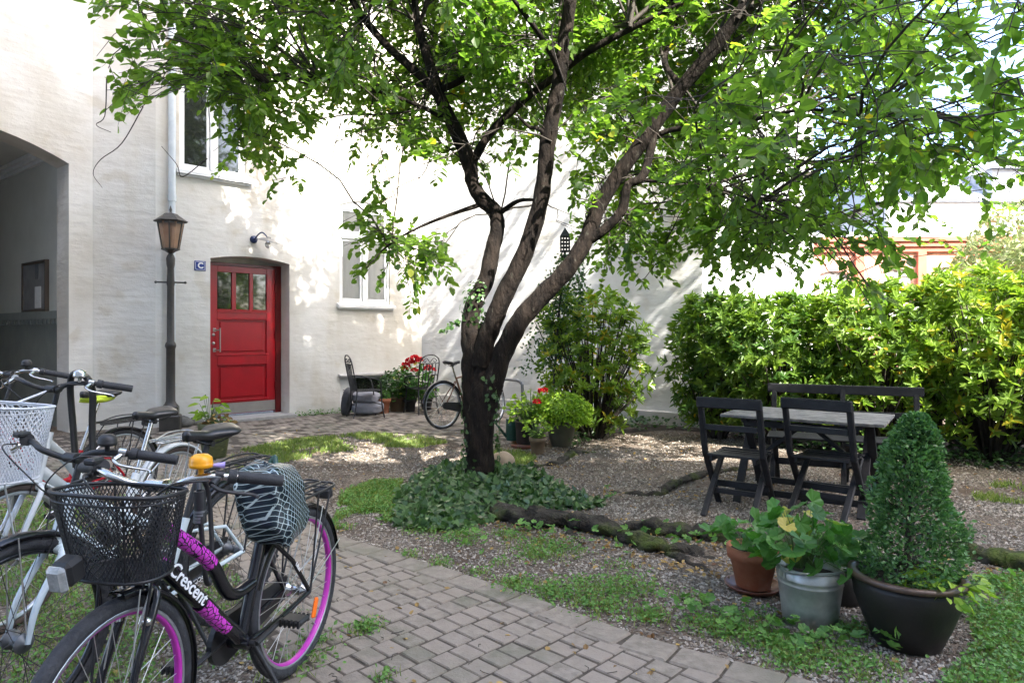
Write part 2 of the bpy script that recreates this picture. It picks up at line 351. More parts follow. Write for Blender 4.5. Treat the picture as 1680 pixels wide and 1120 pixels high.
def m_ground():
    m = bpy.data.materials.new('gravel_soil'); m.use_nodes = True; nt = m.node_tree; N = nt.nodes; L = nt.links
    b = N["Principled BSDF"]; b.inputs["Roughness"].default_value = .95; b.inputs["Specular IOR Level"].default_value = .2
    tc = N.new("ShaderNodeTexCoord"); v = N.new("ShaderNodeTexVoronoi"); v.inputs["Scale"].default_value = 75; L.new(tc.outputs["Object"], v.inputs["Vector"])
    sp = N.new("ShaderNodeSeparateColor"); L.new(v.outputs["Color"], sp.inputs[0])
    r = N.new("ShaderNodeValToRGB"); L.new(sp.outputs[0], r.inputs[0]); r.color_ramp.elements[0].color = (.07, .05, .04, 1); r.color_ramp.elements[1].color = (.32, .275, .225, 1)
    e = r.color_ramp.elements.new(.55); e.color = (.15, .122, .097, 1)
    n = N.new("ShaderNodeTexNoise"); n.inputs["Scale"].default_value = 1.6; n.inputs["Detail"].default_value = 5; L.new(tc.outputs["Object"], n.inputs["Vector"])
    r2 = N.new("ShaderNodeValToRGB"); L.new(n.outputs["Fac"], r2.inputs[0]); r2.color_ramp.elements[0].position = .42; r2.color_ramp.elements[1].position = .7
    x = N.new("ShaderNodeMixRGB"); L.new(r2.outputs[0], x.inputs[0]); L.new(r.outputs[0], x.inputs[1]); x.inputs[2].default_value = (.09, .065, .048, 1)
    L.new(x.outputs[0], b.inputs["Base Color"])
    bp = N.new("ShaderNodeBump"); bp.inputs["Strength"].default_value = .8; bp.inputs["Distance"].default_value = .01; bp.invert = True
    L.new(v.outputs["Distance"], bp.inputs["Height"]); L.new(bp.outputs[0], b.inputs["Normal"]); return m
M['ground'] = m_ground()
M['joint'] = mat('dark_joint_sand', (.05, .04, .03), (.09, .072, .055), sc=12, rough=1, bump=.5, bsc=60)
M['earth'] = mat('trodden_brown_earth', (.17, .12, .085), (.24, .18, .125), sc=7, rough=.95, bump=.6, bsc=60, c3=(.09, .075, .05), sc3=2.5)
# ------------------------------------------------------------ ground
g = MB(); xs = [-400, -60, -12, -6, 0, 6, 12, 60, 400]; ys = [-400, -40, -6, 0, 4, 8, 10, 11, 12, 13, 14, 16, 60, 400]
for y in ys:
    for x in xs: g.v.append((x, y, gz(x, y))); g.t.append(0)
nx = len(xs)
for j in range(len(ys)-1):
    for i in range(nx-1): g.f.append([j*nx+i, j*nx+i+1, (j+1)*nx+i+1, (j+1)*nx+i]); g.sm.append(False)
g.build('ground', M['ground'], kind='structure')
def inside(poly, x, y):
    c = np.zeros(np.shape(x), bool); n = len(poly); x = np.asarray(x); y = np.asarray(y)
    for i in range(n):
        x0, y0 = poly[i][:2]; x1, y1 = poly[(i+1) % n][:2]
        if y0 == y1: continue
        c ^= ((y0 > y) != (y1 > y)) & (x < (x1-x0)*(y-y0)/(y1-y0)+x0)
    return c
def gp(*pp): return [G(*p)[:2] for p in pp]
edge_r = gp((1500, 1175), (1330, 1120), (1050, 1045), (800, 955), (590, 890), (500, 860), (425, 822), (392, 785), (378, 742))
front = gp((470, 722), (560, 712), (650, 712), (720, 724), (790, 735), (830, 727), (870, 712), (905, 697))
PATH = edge_r+front+[np.array((.5, 11.9)), np.array((-1.8, 13.6)), np.array((-5.3, 9.95)), np.array((-6.8, 8.5))]+gp((60, 760), (200, 810), (300, 870), (380, 930), (430, 1020), (455, 1120), (480, 1300))
# bedding under the pavers, 4 mm above the ground
def sheet(poly, z, name, m):
    import mathutils
    tri = mathutils.geometry.tessellate_polygon([[Vector((p[0], p[1], 0)) for p in poly]])
    b = MB(); b.add([(p[0], p[1], gz(*p)+z) for p in poly], [list(t) for t in tri]); 
    # densify is not needed: the bed follows the gentle fall of the yard
    return b.build(name, m, kind='structure')
pv = MB(); U = np.array((.72, -.694)); U /= np.linalg.norm(U); Vv = np.array((-U[1], U[0]))
ER = [np.array(p) for p in edge_r]
def dist_edge(p):
    d = 9
    for a, b in zip(ER[:-1], ER[1:]):
        t = np.clip(np.dot(p-a, b-a)/np.dot(b-a, b-a), 0, 1); d = min(d, np.linalg.norm(p-a-t*(b-a)))
    return d
LU, LV = .138, .106
cnt = 0
for i in range(-95, 60):
    for j in range(-60, 110):
        c = U*(i*LU)+Vv*(j*LV+(.5*LV if i % 2 else 0))+np.array((-1.5, 6)); 
        if not (-8 < c[0] < 3 and 1.2 < c[1] < 13.6): continue
        if abs(c[0]/max(c[1], .1)) > .85: continue
        if not bool(inside(PATH, c[0], c[1])): continue
        de = dist_edge(c) if c[1] < 7.5 else 9
        if de < .125: continue
        pv.tint = random.random()*.8; dz = random.uniform(-.004, .004)
        rot = np.array(Matrix.Rotation(math.atan2(U[1], U[0])+random.uniform(-.025, .025), 3, 'Z') @ Matrix.Rotation(random.uniform(-.012, .012), 3, 'X') @ Matrix.Rotation(random.uniform(-.012, .012), 3, 'Y'))
        pv.box((c[0], c[1], gz(*c)-.016+dz*(1 if de > .25 else .3)+(.0 if c[1] < 7.5 else -.004)-(.001 if de < .25 else 0)), (LU-.009, LV-.009, .05), rot=rot, bev=.005); cnt += 1
# border stones laid along the right edge
L0 = 0; acc = [0]
for a, b in zip(ER[:-1], ER[1:]): acc.append(acc[-1]+np.linalg.norm(b-a))
s = .1
while s < acc[-1]-.3:
    k = max(i for i in range(len(acc)) if acc[i] <= s); a, b = ER[k], ER[k+1]; d = (b-a)/np.linalg.norm(b-a); n = np.array((d[1], -d[0]))
    if n[0] > 0: n = -n
    p = a+d*(s-acc[k])+n*.085; pv.tint = random.random()*.35
    pv.box((p[0], p[1], gz(*p)-.0105+random.uniform(-.003, .003)), (.218+random.uniform(-.006, .006), .165, .05), rz=math.atan2(d[1], d[0])+random.uniform(-.02, .02), bev=.008); s += .229
pv.build('paved_path', M['pav'], kind='structure')
print('pavers', cnt)
bed = sheet(PATH, .004, 'path_bedding', M['joint'])
# ------------------------------------------------------------ walls
def hit(px, py, P0, d):
    """pixel -> (distance along a vertical wall through P0 with direction d, height)"""
    k = (px-840)/F; t = (k*P0[1]-P0[0])/(d[0]-k*d[1]); Y = P0[1]+t*d[1]; return t, H+(HZ-py)/F*Y
d1 = unit((.946, 1)); n1 = np.array((d1[1], -d1[0])); W1P = np.array((-5.23, 10.02)); CORN = None
tc_, _ = hit(692, 600, W1P, d1); CORN = W1P+d1*tc_
W0A = np.array((-6.0, 9.765)); d0 = unit((.8, 1)); dF = unit(W1P-W0A)
d2 = unit((1.27, -1)); n2 = np.array((-d2[1], d2[0])); n2 = -n2 if n2[1] > 0 else n2
def wallmesh(b, A, d, s0, s1, z0, z1, ops=(), n=(0, 0), step=None):
    """vertical sheet with openings (a,b,zb,zt,rise,depth); reveals go inwards against n"""
    cuts = {s0, s1}
    for o in ops:
        k = 14 if o[4] else 1
        for i in range(k+1): cuts.add(o[0]+(o[1]-o[0])*i/k)
    cuts = sorted(c for c in cuts if s0-1e-9 <= c <= s1+1e-9)
    def pt(s, z, dep=0): q = A+d*s-np.array(n)*dep; return (q[0], q[1], z)
    def top(o, s): m = (o[0]+o[1])/2; return o[3]+o[4]*(1-((s-m)/((o[1]-o[0])/2))**2)
    for a, c in zip(cuts[:-1], cuts[1:]):
        m = (a+c)/2; inn = sorted([o for o in ops if o[0] < m < o[1]], key=lambda o: o[2]); z = [(z0, z0)]
        for o in inn:
            b.quad(pt(a, z[-1][0]), pt(c, z[-1][1]), pt(c, o[2]), pt(a, o[2])) if o[2] > z[-1][0]+1e-6 else None
            z.append((top(o, a), top(o, c)))
            b.quad(pt(a, z[-1][0]), pt(c, z[-1][1]), pt(c, z[-1][1], o[5]), pt(a, z[-1][0], o[5]))
            b.quad(pt(c, o[2]), pt(a, o[2]), pt(a, o[2], o[5]), pt(c, o[2], o[5]))
        b.quad(pt(a, z[-1][0]), pt(c, z[-1][1]), pt(c, z1), pt(a, z1))
    for o in ops:
        b.quad(pt(o[0], o[2]), pt(o[0], o[3]), pt(o[0], o[3], o[5]), pt(o[0], o[2], o[5]))
        b.quad(pt(o[1], o[3]), pt(o[1], o[2]), pt(o[1], o[2], o[5]), pt(o[1], o[3], o[5]))
ZT = 11.0
house = empty('courtyard_building', (W1P[0], W1P[1], 0), label='tall white plastered building with the red door, arched passage and downpipe', cat='building')
def W1(px, py, dep=0): return hit(px, py, W1P-n1*dep, d1)
# openings on the door wall
DS0 = W1(345, 600)[0]; DS1 = W1(475, 600)[0]; DZT = 2.53
door_op = (DS0, DS1, -.15, 2.55, .075, .38)
w1s0, w1z0 = W1(294, 276); w1s1 = W1(404, 300)[0]; w1op = (w1s0, w1s1, w1z0, w1z0+2.1, 0, .1)
w2s0, w2z0 = W1(557, 497); w2s1 = W1(640, 500)[0]; w2zt = W1(557, 335)[1]; w2op = (w2s0, w2s1, w2z0, w2zt, .12, .1)
bs0, bz0 = W1(558, 662); bs1 = W1(640, 655)[0]; bzt = W1(558, 618)[1]; bop = (bs0, bs1, -.1, bzt, .0, .12)
extra_ops = [(w1s0, w1s1, 7.6, 9.6, 0, .1), (w1s0+2.9, w1s1+2.9, 7.6, 9.6, 0, .1)]
wb = MB(); wallmesh(wb, W1P, d1, 0, tc_, -.5, ZT, [door_op, w1op, w2op, bop]+extra_ops, n1)
fl = np.linalg.norm(W1P-W0A); nF = np.array((dF[1], -dF[0])); wallmesh(wb, W0A, dF, 0, fl, -.5, ZT, [], nF)
n0 = np.array((d0[1], -d0[0]))
def W0(px, py): return hit(px, py, W0A, d0)
js, _ = W0(113, 500); iz = W0(110, 268)[1]; arch_w = 2.9
# arch opening: impost height on the right, crown towards the left
wallmesh(wb, W0A, d0, -9, 0, -.5, ZT, [(js-arch_w, js, -.5, iz, .36, .46)], n0)
qd = [W1P+d1*DS0-n1*.376, W1P+d1*DS1-n1*.376]; wb.quad((*qd[0], DZT-.01), (*qd[1], DZT-.01), (*qd[1], 2.7), (*qd[0], 2.7))
wb.build('wall', M['wall'], house, wld=True)
# passage
pd = unit((-1.25, 1)); J = W0A+d0*js-n0*.46
def pt3(q, z): return (q[0], q[1], z)
pi = MB(); off = d0*.14
Ja = J+off; Jb = Ja+pd*7; Jl = J-d0*(arch_w+.2); Jm = Jl+pd*7
dz_ = 1.72
Zp = iz+.42
pi.quad(pt3(Ja, dz_), pt3(Jb, dz_), pt3(Jb, Zp), pt3(Ja, Zp)); pi.quad(pt3(Jl, -.4), pt3(Jl, Zp), pt3(Jm, Zp), pt3(Jm, -.4))
pi.quad(pt3(J, -.4), pt3(Ja, -.4), pt3(Ja, Zp), pt3(J, Zp)); pi.quad(pt3(Jb, -.4), pt3(Jm, -.4), pt3(Jm, Zp), pt3(Jb, Zp))
pi.quad(pt3(Jl, Zp), pt3(J+off*2, Zp), pt3(Jb+off*2, Zp), pt3(Jm, Zp))
dzz = H+(HZ-513)/F*9.9
pi.build('passage_wall', M['passage'], house, wld=True)
dd = MB(); pn = -d0
def pw(s, z, o): q = Ja+pd*s+pn*o; return (q[0], q[1], z)
dd.quad(pw(0, -.4, .02), pw(7, -.4, .02), pw(7, dz_-.12, .02), pw(0, dz_-.12, .02))
dd.add([pw(0, dz_-.12, 0), pw(7, dz_-.12, 0), pw(7, dz_, 0), pw(0, dz_, 0), pw(0, dz_-.12, .07), pw(7, dz_-.12, .07), pw(7, dz_, .07), pw(0, dz_, .07)], [(4, 5, 6, 7), (3, 2, 6, 7), (0, 1, 5, 4), (0, 4, 7, 3)])
for k in range(40):
    s = .05+k*.17; zb = dz_-.12-.09
    dd.add([pw(s, zb, .02), pw(s+.09, zb, .02), pw(s+.09, dz_-.121, .02), pw(s, dz_-.121, .02), pw(s, zb+.02, .06), pw(s+.09, zb+.02, .06), pw(s+.09, dz_-.121, .06), pw(s, dz_-.121, .06)], [(4, 5, 6, 7), (0, 1, 5, 4), (0, 4, 7, 3), (1, 2, 6, 5)])
dd.build('dado', M['dado'], house, wld=True)
cr = MB()
for k, (o, dzc) in enumerate([(.05, .16), (.09, .11), (.14, .06)]):
    cr.add([pw(0, Zp-dzc, 0), pw(7, Zp-dzc, 0), pw(7, Zp-.002, 0), pw(0, Zp-.002, 0), pw(0, Zp-dzc, o), pw(7, Zp-dzc, o), pw(7, Zp-.002, o), pw(0, Zp-.002, o)], [(4, 5, 6, 7), (0, 1, 5, 4)])
cr.build('cornice', M['white'], house, wld=True)
# wall-space builder
class WB(MB):
    def __init__(s, A, d, n): super().__init__(lambda p: (A[0]+d[0]*p[0]+n[0]*p[1], A[1]+d[1]*p[0]+n[1]*p[1], p[2]))
    def wbox(s, s0, s1, z0, z1, o0, o1, bev=.004): return s.box(((s0+s1)/2, (o0+o1)/2, (z0+z1)/2), (s1-s0, abs(o1-o0), z1-z0), bev=bev)
def WBm(): return WB(W1P, d1, n1)
def window(op, curtain, sill_h=.06, transom=None, arch=0):
    a, b, zb, zt = op[:4]; m = (a+b)/2; zt2 = zt+arch; f = WBm(); e = .003
    fw = .05
    f.wbox(a+e, a+fw, zb+e, zt2, -.09, -.03); f.wbox(b-fw, b-e, zb+e, zt2, -.09, -.03)
    f.wbox(a+fw, b-fw, zb+e, zb+.05, -.09, -.03); f.wbox(m-.045, m+.045, zb+.05, zt, -.09, -.022)
    f.wbox(a+fw, b-fw, zt-.05, zt2+.02, -.088, -.035)
    if transom: f.wbox(a+fw, b-fw, transom-.05, transom+.05, -.09, -.012)
    fr = f.build('window', M['white'], house, wld=True)
    for (x0, x1) in ((a+fw, m-.045), (m+.045, b-fw)):
        for (y0, y1) in (((zb+.05, transom-.05), (transom+.05, zt-.05)) if transom else ((zb+.05, zt-.05),)):
            c = WBm(); t = .045
            c.wbox(x0+e, x0+t, y0+e, y1-e, -.08, -.05); c.wbox(x1-t, x1-e, y0+e, y1-e, -.08, -.05); c.wbox(x0+t, x1-t, y0+e, y0+t, -.08, -.05); c.wbox(x0+t, x1-t, y1-t, y1-e, -.08, -.05)
            c.build('casement', M['white'], fr, wld=True)
            p = WBm(); p.wbox(x0+t, x1-t, y0+t, y1-t, -.074, -.068, bev=0)
            p.build('pane', M['glass_c'] if curtain else M['glass_d'], fr, wld=True)
            if curtain:
                q = WBm(); n = 24
                vs = [(x0+(x1-x0)*i/n, -.092-.003*math.sin(i*.8), z) for i in range(n+1) for z in (y0, y1)]
                q.add(vs, [(2*i, 2*i+2, 2*i+3, 2*i+1) for i in range(n)], True); q.build('curtain', M['curtain'], fr, wld=True)
    s = WBm(); s.add([(a-.06, -.03, zb+.01), (b+.08, -.03, zb+.01), (b+.08, .09, zb-.03), (a-.06, .09, zb-.03), (a-.06, -.03, zb-.07), (b+.08, -.03, zb-.07), (b+.08, .09, zb-.08), (a-.06, .09, zb-.08)], [(0, 3, 2, 1), (3, 7, 6, 2), (4, 5, 6, 7), (0, 4, 7, 3), (1, 2, 6, 5)])
    s.wbox(a-.04, b+.06, zb-.11, zb-.081, 0.0, .05)
    s.build('window_sill', M['white'], fr, wld=True); return fr
gm = bpy.data.materials.new('clear_window_glass'); gm.use_nodes = True; N = gm.node_tree.nodes; Lk = gm.node_tree.links
gl = N.new("ShaderNodeBsdfGlossy"); gl.inputs["Roughness"].default_value = .03; tr = N.new("ShaderNodeBsdfTransparent"); mx = N.new("ShaderNodeMixShader"); fr_ = N.new("ShaderNodeFresnel"); fr_.inputs[0].default_value = 1.5
Lk.new(fr_.outputs[0], mx.inputs[0]); Lk.new(tr.outputs[0], mx.inputs[1]); Lk.new(gl.outputs[0], mx.inputs[2]); Lk.new(mx.outputs[0], N["Material Output"].inputs[0]); M['glass_c'] = gm
window(w1op, False)
window(w2op, True, transom=W1(560, 385)[1], arch=.1)
for op in extra_ops: window(op, False)
# basement window with vent
bw = WBm(); bw.wbox(bs0+.003, bs1-.003, -.097, .1, -.1, -.04); bw.wbox(bs0+.003, bs1-.003, bzt-.05, bzt-.003, -.1, -.04); bw.wbox(bs0+.003, bs0+.3, .1, bzt-.05, -.1, -.04); bw.wbox(bs1-.06, bs1-.003, .1, bzt-.05, -.1, -.04)
bf = bw.build('basement_window', M['white'], house, wld=True)
p = WBm(); p.wbox(bs0+.3, bs1-.06, .1, bzt-.05, -.08, -.07, bev=0); p.build('pane', M['glass_d'], bf, wld=True)
p = WBm()
for k in range(6): p.wbox(bs0+.08, bs0+.24, .17+k*.035, .185+k*.035, -.039, -.025)
p.build('vent_grille', M['galv'], bf, wld=True)
p = WBm(); p.add([(bs0-.05, 0, bzt+.06), (bs1+.08, 0, bzt+.06), (bs1+.08, .1, bzt+.03), (bs0-.05, .1, bzt+.03), (bs0-.05, 0, bzt+.012), (bs1+.08, 0, bzt+.012), (bs1+.08, .1, bzt+.005), (bs0-.05, .1, bzt+.005)], [(0, 3, 2, 1), (3, 7, 6, 2), (4, 5, 6, 7), (0, 4, 7, 3), (1, 2, 6, 5)]); p.build('window_hood', M['plinth'], bf, wld=True)
# red door
dm = WBm(); o0, o1 = -.36, -.30
fL, fR = DS0+.08, DS1-.03
dm.wbox(DS0+.005, fL, -.02, DZT, -.379, -.29); dm.wbox(fR-.07, DS1-.004, -.02, DZT, -.379, -.28); dm.wbox(fL, fR-.07, DZT-.05, DZT, -.379, -.29)
drf = dm.build('door', M['redd'], house, wld=True)
lf = WBm(); la, lb = fL+.004, fR-.074; lz0, lz1 = .07, DZT-.054
def DZ(px, py): return hit(px, py, W1P-n1*.31, d1)
panes = [(DZ(356, 0)[0], DZ(380, 0)[0]), (DZ(387, 0)[0], DZ(409, 0)[0]), (DZ(415, 0)[0], DZ(437, 0)[0])]
pzb, pzt = DZ(380, 508)[1], DZ(380, 447)[1]
# stiles and rails
lf.wbox(la, panes[0][0], lz0, lz1, o0, o1); lf.wbox(panes[2][1], lb, lz0, lz1, o0, o1)
lf.wbox(panes[0][0], panes[2][1], pzt, lz1, o0, o1-.001)
for k in (0, 1): lf.wbox(panes[k][1], panes[k+1][0], pzb, pzt, o0, o1-.002)
r1t, r1b = DZ(400, 523)[1], DZ(400, 581)[1]; r2t, r2b = DZ(400, 596)[1], DZ(400, 655)[1]
lf.wbox(panes[0][0], panes[2][1], r1t, pzb, o0, o1-.001); lf.wbox(panes[0][0], panes[2][1], r2t, r1b, o0, o1-.001); lf.wbox(panes[0][0], panes[2][1], lz0, r2b, o0, o1-.001)
leafd = lf.build('door_leaf', M['red'], drf, wld=True)
pn_ = WBm()
for (t, b_) in ((r1t, r1b), (r2t, r2b)):
    A_, B_ = panes[0][0], panes[2][1]
    pn_.wbox(A_-.002, B_+.002, b_-.002, t+.002, o0+.005, o1-.03)
    pn_.wbox(A_+.05, B_-.05, b_+.05, t-.05, o1-.031, o1-.01, bev=.018)
    for q in ((A_, B_, t-.02, t), (A_-.03, B_+.03, b_-.02, b_+.012)): pn_.wbox(q[0], q[1], q[2], q[3], o1-.03, o1+.014, bev=.006)
pn_.build('door_panel', M['red'], drf, wld=True)
for (a, b_) in panes:
    q = WBm(); q.wbox(a-.001, b_+.001, pzb-.001, pzt+.001, -.34, -.325, bev=0); q.build('pane', M['glass_d'], drf, wld=True)
q = WBm()
for (a, b_) in panes: q.wbox(a-.012, b_+.012, pzb-.018, pzb+.006, o1-.004, o1+.012); 
q.wbox(panes[0][0], panes[2][1], pzb-.05, pzb-.019, o1-.004, o1+.016)
q.build('glazing_bead', M['red'], drf, wld=True)
kz = DZ(400, 661)[1]; q = WBm(); q.wbox(la+.01, lb-.005, lz0+.01, kz+.02, o1, o1+.004, bev=0); q.build('kick_plate', M['steel'], drf, wld=True)
hs = DZ(357, 0)[0]; hz1, hz0 = DZ(357, 541)[1], DZ(357, 574)[1]
q = WBm(); q.tube([(hs, -.215, hz0-.03), (hs, -.215, hz1+.03)], .011, 10)
for z in (hz0, hz1): q.tube([(hs-.05, -.298, z), (hs-.05, -.25, z), (hs, -.215, z)], .009, 8); q.wbox(hs-.08, hs-.03, z-.03, z+.03, -.299, -.29)
q.build('handle', M['steel'], drf, wld=True)
q = WBm()
for z in (DZ(350, 549)[1], DZ(350, 563)[1]):
    q.lathe([(.0, .012), (.022, .012), (.026, .004), (.026, 0)], (hs-.07, -.3, z), (0, 1, 0), 16)
q.build('lock', M['steel'], drf, wld=True)
for z in (.45, 1.3, 2.1):
    q = WBm(); q.tube([(fR-.078, -.278, z), (fR-.078, -.278, z+.12)], .012, 8); q.build('hinge', M['redd'], drf, wld=True)
q = WBm(); q.wbox(DS0-.02, DS1+.05, -.2, .035, -.3, .16, bev=.012); q.build('doorstep', M['step'], house, wld=True)
# downpipe
ds, _ = W1(279, 300); q = WBm(); zc = H+(HZ-328)/F*10.1
q.tube([(ds, .08, zc), (ds, .08, ZT)], .052, 16); q.tube([(ds, .08, .15), (ds, .08, zc+.02)], .047, 16)
q.tube([(ds, .08, zc-.02), (ds, .08, zc+.05)], .058, 16)
for z in (.6, 2.1, 3.4, 5.0): q.tube([(ds, .08, z), (ds, .08, z+.03)], .06, 16); q.wbox(ds-.02, ds+.02, z, z+.03, -.01, .05)
q.build('downpipe', M['bwhite'], house, wld=True)
# second wall: right-angled wing behind tree
C2 = CORN; wing = empty('side_wing', (C2[0], C2[1], 0), label='pale grey plastered wing behind the tree with a low darker plinth', cat='building')
w2b = MB(); W2L = 4.95; END2 = C2+d2*W2L
def W2(px, py): return hit(px, py, C2, d2)
W2L = W2(1152, 500)[0]; END2 = C2+d2*W2L
wallmesh(w2b, C2, d2, 0, W2L, -.5, 10.5, [(1.2, 2.1, 7.2, 9, .1, .12), (3.6, 4.5, 7.2, 9, .1, .12)], n2)
Eb = END2-n2*6; w2b.quad(pt3(END2, -.5), pt3(Eb, -.5), pt3(Eb, 10.5), pt3(END2, 10.5))
w2b.build('wall', M['wall2'], wing, wld=True)
q = WB(C2, d2, n2); q.wbox(.06, W2L+.04, -.5, .2, -.02, .06, bev=.012); q.build('plinth', M['plinth'], wing, wld=True)
for (a, b_, zb, zt) in ((1.2, 2.1, 7.2, 9), (3.6, 4.5, 7.2, 9)):
    q = WB(C2, d2, n2)
    q.wbox(a+.003, a+.06, zb, zt+.1, -.1, -.04); q.wbox(b_-.06, b_-.003, zb, zt+.1, -.1, -.04); q.wbox((a+b_)/2-.04, (a+b_)/2+.04, zb, zt+.05, -.1, -.04); q.wbox(a+.06, b_-.06, zb+.003, zb+.06, -.1, -.04)
    q.wbox(a-.05, b_+.05, zb-.08, zb-.01, -.02, .08)
    f = q.build('window', M['white'], wing, wld=True); q = WB(C2, d2, n2); q.wbox(a+.05, b_-.05, zb+.05, zt+.06, -.085, -.075, bev=0); q.build('pane', M['glass_d'], f, wld=True)
# buildings beyond the fence
fb = empty('white_facade_building', (5.1, 15.5, 0), label='sunlit white building beyond the wooden fence, left of the salmon one', cat='building')
A3 = np.array((3.9, 16.6)); d3 = unit((1, -.18)); n3 = np.array((d3[1], -d3[0])); B3 = A3+d3*2.65
q = MB(); wallmesh(q, A3, d3, -2, 2.65, -.6, 8.5, [(.3, 1.0, 3.2, 5, .1, .12), (1.6, 2.3, 3.2, 5, .1, .12)], n3); Bk = B3-n3*5; q.quad(pt3(B3, -.6), pt3(Bk, -.6), pt3(Bk, 8.5), pt3(B3, 8.5))
q.build('wall', M['wall2'], fb, wld=True)
for a in (.3, 1.6):
    q = WB(A3, d3, n3); q.wbox(a+.003, a+.697, 3.2, 3.27, -.1, -.05); q.wbox(a+.31, a+.39, 3.27, 5.05, -.1, -.05); f = q.build('window', M['white'], fb, wld=True)
    q = WB(A3, d3, n3); q.wbox(a, a+.7, 3.25, 5.1, -.11, -.101, bev=0); q.build('pane', M['glass_d'], f, wld=True)
sb = empty('salmon_building', (10, 17, 0), label='low salmon building with brick red pillars behind the hedge', cat='building')
AS = np.array((6.75, 16.6)); dS = unit((1, -.06)); nS = np.array((dS[1], -dS[0]))
def S_(px, py): return hit(px, py, AS, dS)
ops = []; SZT = S_(1640, 392)[1]
for (x0, x1, y0) in ((1303, 1318, 440), (1345, 1392, 450), (1448, 1498, 446), (1540, 1580, 442), (1630, 1670, 440), (1720, 1770, 440)):
    a, zt = S_(x0, y0); b_ = S_(x1, y0)[0]; ops.append((a, b_, .6, zt, .08, .15))
q = MB(); wallmesh(q, AS, dS, 0, 10, -.6, SZT, ops, nS); q.build('wall', M['salmon'], sb, wld=True)
q = WB(AS, dS, nS)
for x in (1322, 1408, 1510, 1600): a, _ = S_(x, 400); q.wbox(a-.1, a+.1, -.6, SZT-.3, -.02, .1)
q.build('pillar', M['salmond'], sb, wld=True)
q = WB(AS, dS, nS)
for k in range(3): q.wbox(-.05, 10, SZT-.3+k*.12, SZT-.19+k*.12, -.02, .08+.05*k)
q.build('cornice', M['salmond'], sb, wld=True)
q = WB(AS, dS, nS); q.add([(-.05, .15, SZT+.06), (10, .15, SZT+.06), (10, -5, SZT+.9), (-.05, -5, SZT+.9)], [(0, 1, 2, 3)]); q.build('roof', M['white'], sb, wld=True)
for o in ops:
    q = WB(AS, dS, nS); a, b_ = o[0], o[1]
    q.wbox(a+.003, a+.06, .6, o[3]+.05, -.14, -.08); q.wbox(b_-.06, b_-.003, .6, o[3]+.05, -.14, -.08); q.wbox((a+b_)/2-.03, (a+b_)/2+.03, .6, o[3]+.05, -.14, -.08); q.wbox(a+.06, b_-.06, o[3]-.1, o[3]+.07, -.14, -.08); q.wbox(a+.06, b_-.06, 1.6, 1.65, -.14, -.08)
    f = q.build('window', M['white'], sb, wld=True); q = WB(AS, dS, nS); q.wbox(a+.01, b_-.01, .6, o[3]+.02, -.13, -.12, bev=0); q.build('pane', M['curtain'], f, wld=True)
gb = empty('grey_roofed_building', (24, 33, 0), label='far white building with blue grey dormered roof, upper right', cat='building')
q = MB(); q.box((25, 35, 3), (16, 8, 8.6)); q.build('wall', M['wall2'], gb, wld=True)
q = MB(); q.add([(16.5, 30.8, 7.3), (33.5, 30.8, 7.3), (33.5, 35, 10.2), (16.5, 35, 10.2), (16.5, 39.2, 7.3), (33.5, 39.2, 7.3)], [(0, 1, 2, 3), (3, 2, 5, 4), (0, 3, 4), (1, 5, 2)]); q.build('roof', M['slate'], gb, wld=True)
for x in (19, 22.5, 26):
    q = MB(); q.box((x, 32, 8.1), (1.4, 2, 1.4)); q.add([(x-.9, 30.7, 8.8), (x+.9, 30.7, 8.8), (x, 30.7, 9.5), (x-.9, 33, 8.8), (x+.9, 33, 8.8), (x, 33, 9.5)], [(0, 1, 2), (0, 2, 5, 3), (1, 4, 5, 2)]); q.build('dormer', M['slate'], gb, wld=True)
# unseen building behind the camera, added and sized to shade foreground and arch wall
bb = empty('unseen_rear_building', (0, -9, 0), label='tall unseen building closing the yard opposite the door, added and sized to shade it', cat='building')
q = MB(); q.box((-6, -10.05, 15), (27, 6, 30.5)); q.box((20.6, -10, 8.05), (26, 6, 16.2)); q.build('wall', M['wall'], bb, wld=True)
q = MB()
for fl_ in range(4):
    for x in range(-16, 31, 3): q.box((x, -7.0, 2.2+fl_*3.6), (1.1, .12, 1.8))
q.build('window', M['glass_d'], bb, wld=True)
# ------------------------------------------------------------ street lamp, wall lamp, sign, notice board
lp = G(280, 703); lp = np.array((hit(280, 600, W1P+n1*.42, d1)[0]*d1+W1P+n1*.42).tolist()+[0.])
def lz(py): return H+(HZ-py)/F*lp[1]
lamp = empty('street_lamp', (lp[0], lp[1], 0), rz=.35, label='dark iron lantern post with amber glass standing in front of the downpipe', cat='street lamp')
q = MB(); b = .12
q.box((0, 0, .1), (.27, .27, .24), bev=.015); q.box((0, 0, .28), (.21, .21, .14), bev=.02); q.lathe([(.105, .35), (.08, .38), (.062, .42), (.06, lz(572)), (.068, lz(570)), (.075, lz(567)), (.068, lz(563)), (.05, lz(560)), (.047, lz(470)), (.055, lz(465)), (.05, lz(458)), (.045, lz(440)), (.056, lz(434)), (.06, lz(424)), (.05, lz(420)), (.03, lz(416))], n=24)
q.build('post', M['lampiron'], lamp)
q = MB(); q.tube([(-.19, 0, lz(463)), (.19, 0, lz(463))], .012, 8); q.sphere((-.19, 0, lz(463)), .02, 8, 6); q.sphere((.19, 0, lz(463)), .02, 8, 6); q.build('ladder_bar', M['lampiron'], lamp)
zb, zt = lz(409), lz(364); rb, rt = .115, .185
q = MB(); q.lathe([(.02, zb-.09), (.03, zb-.06), (.07, zb-.03), (rb+.01, zb-.005), (rb+.01, zb+.01), (0.02, zb+.01)], n=6, smooth=False)
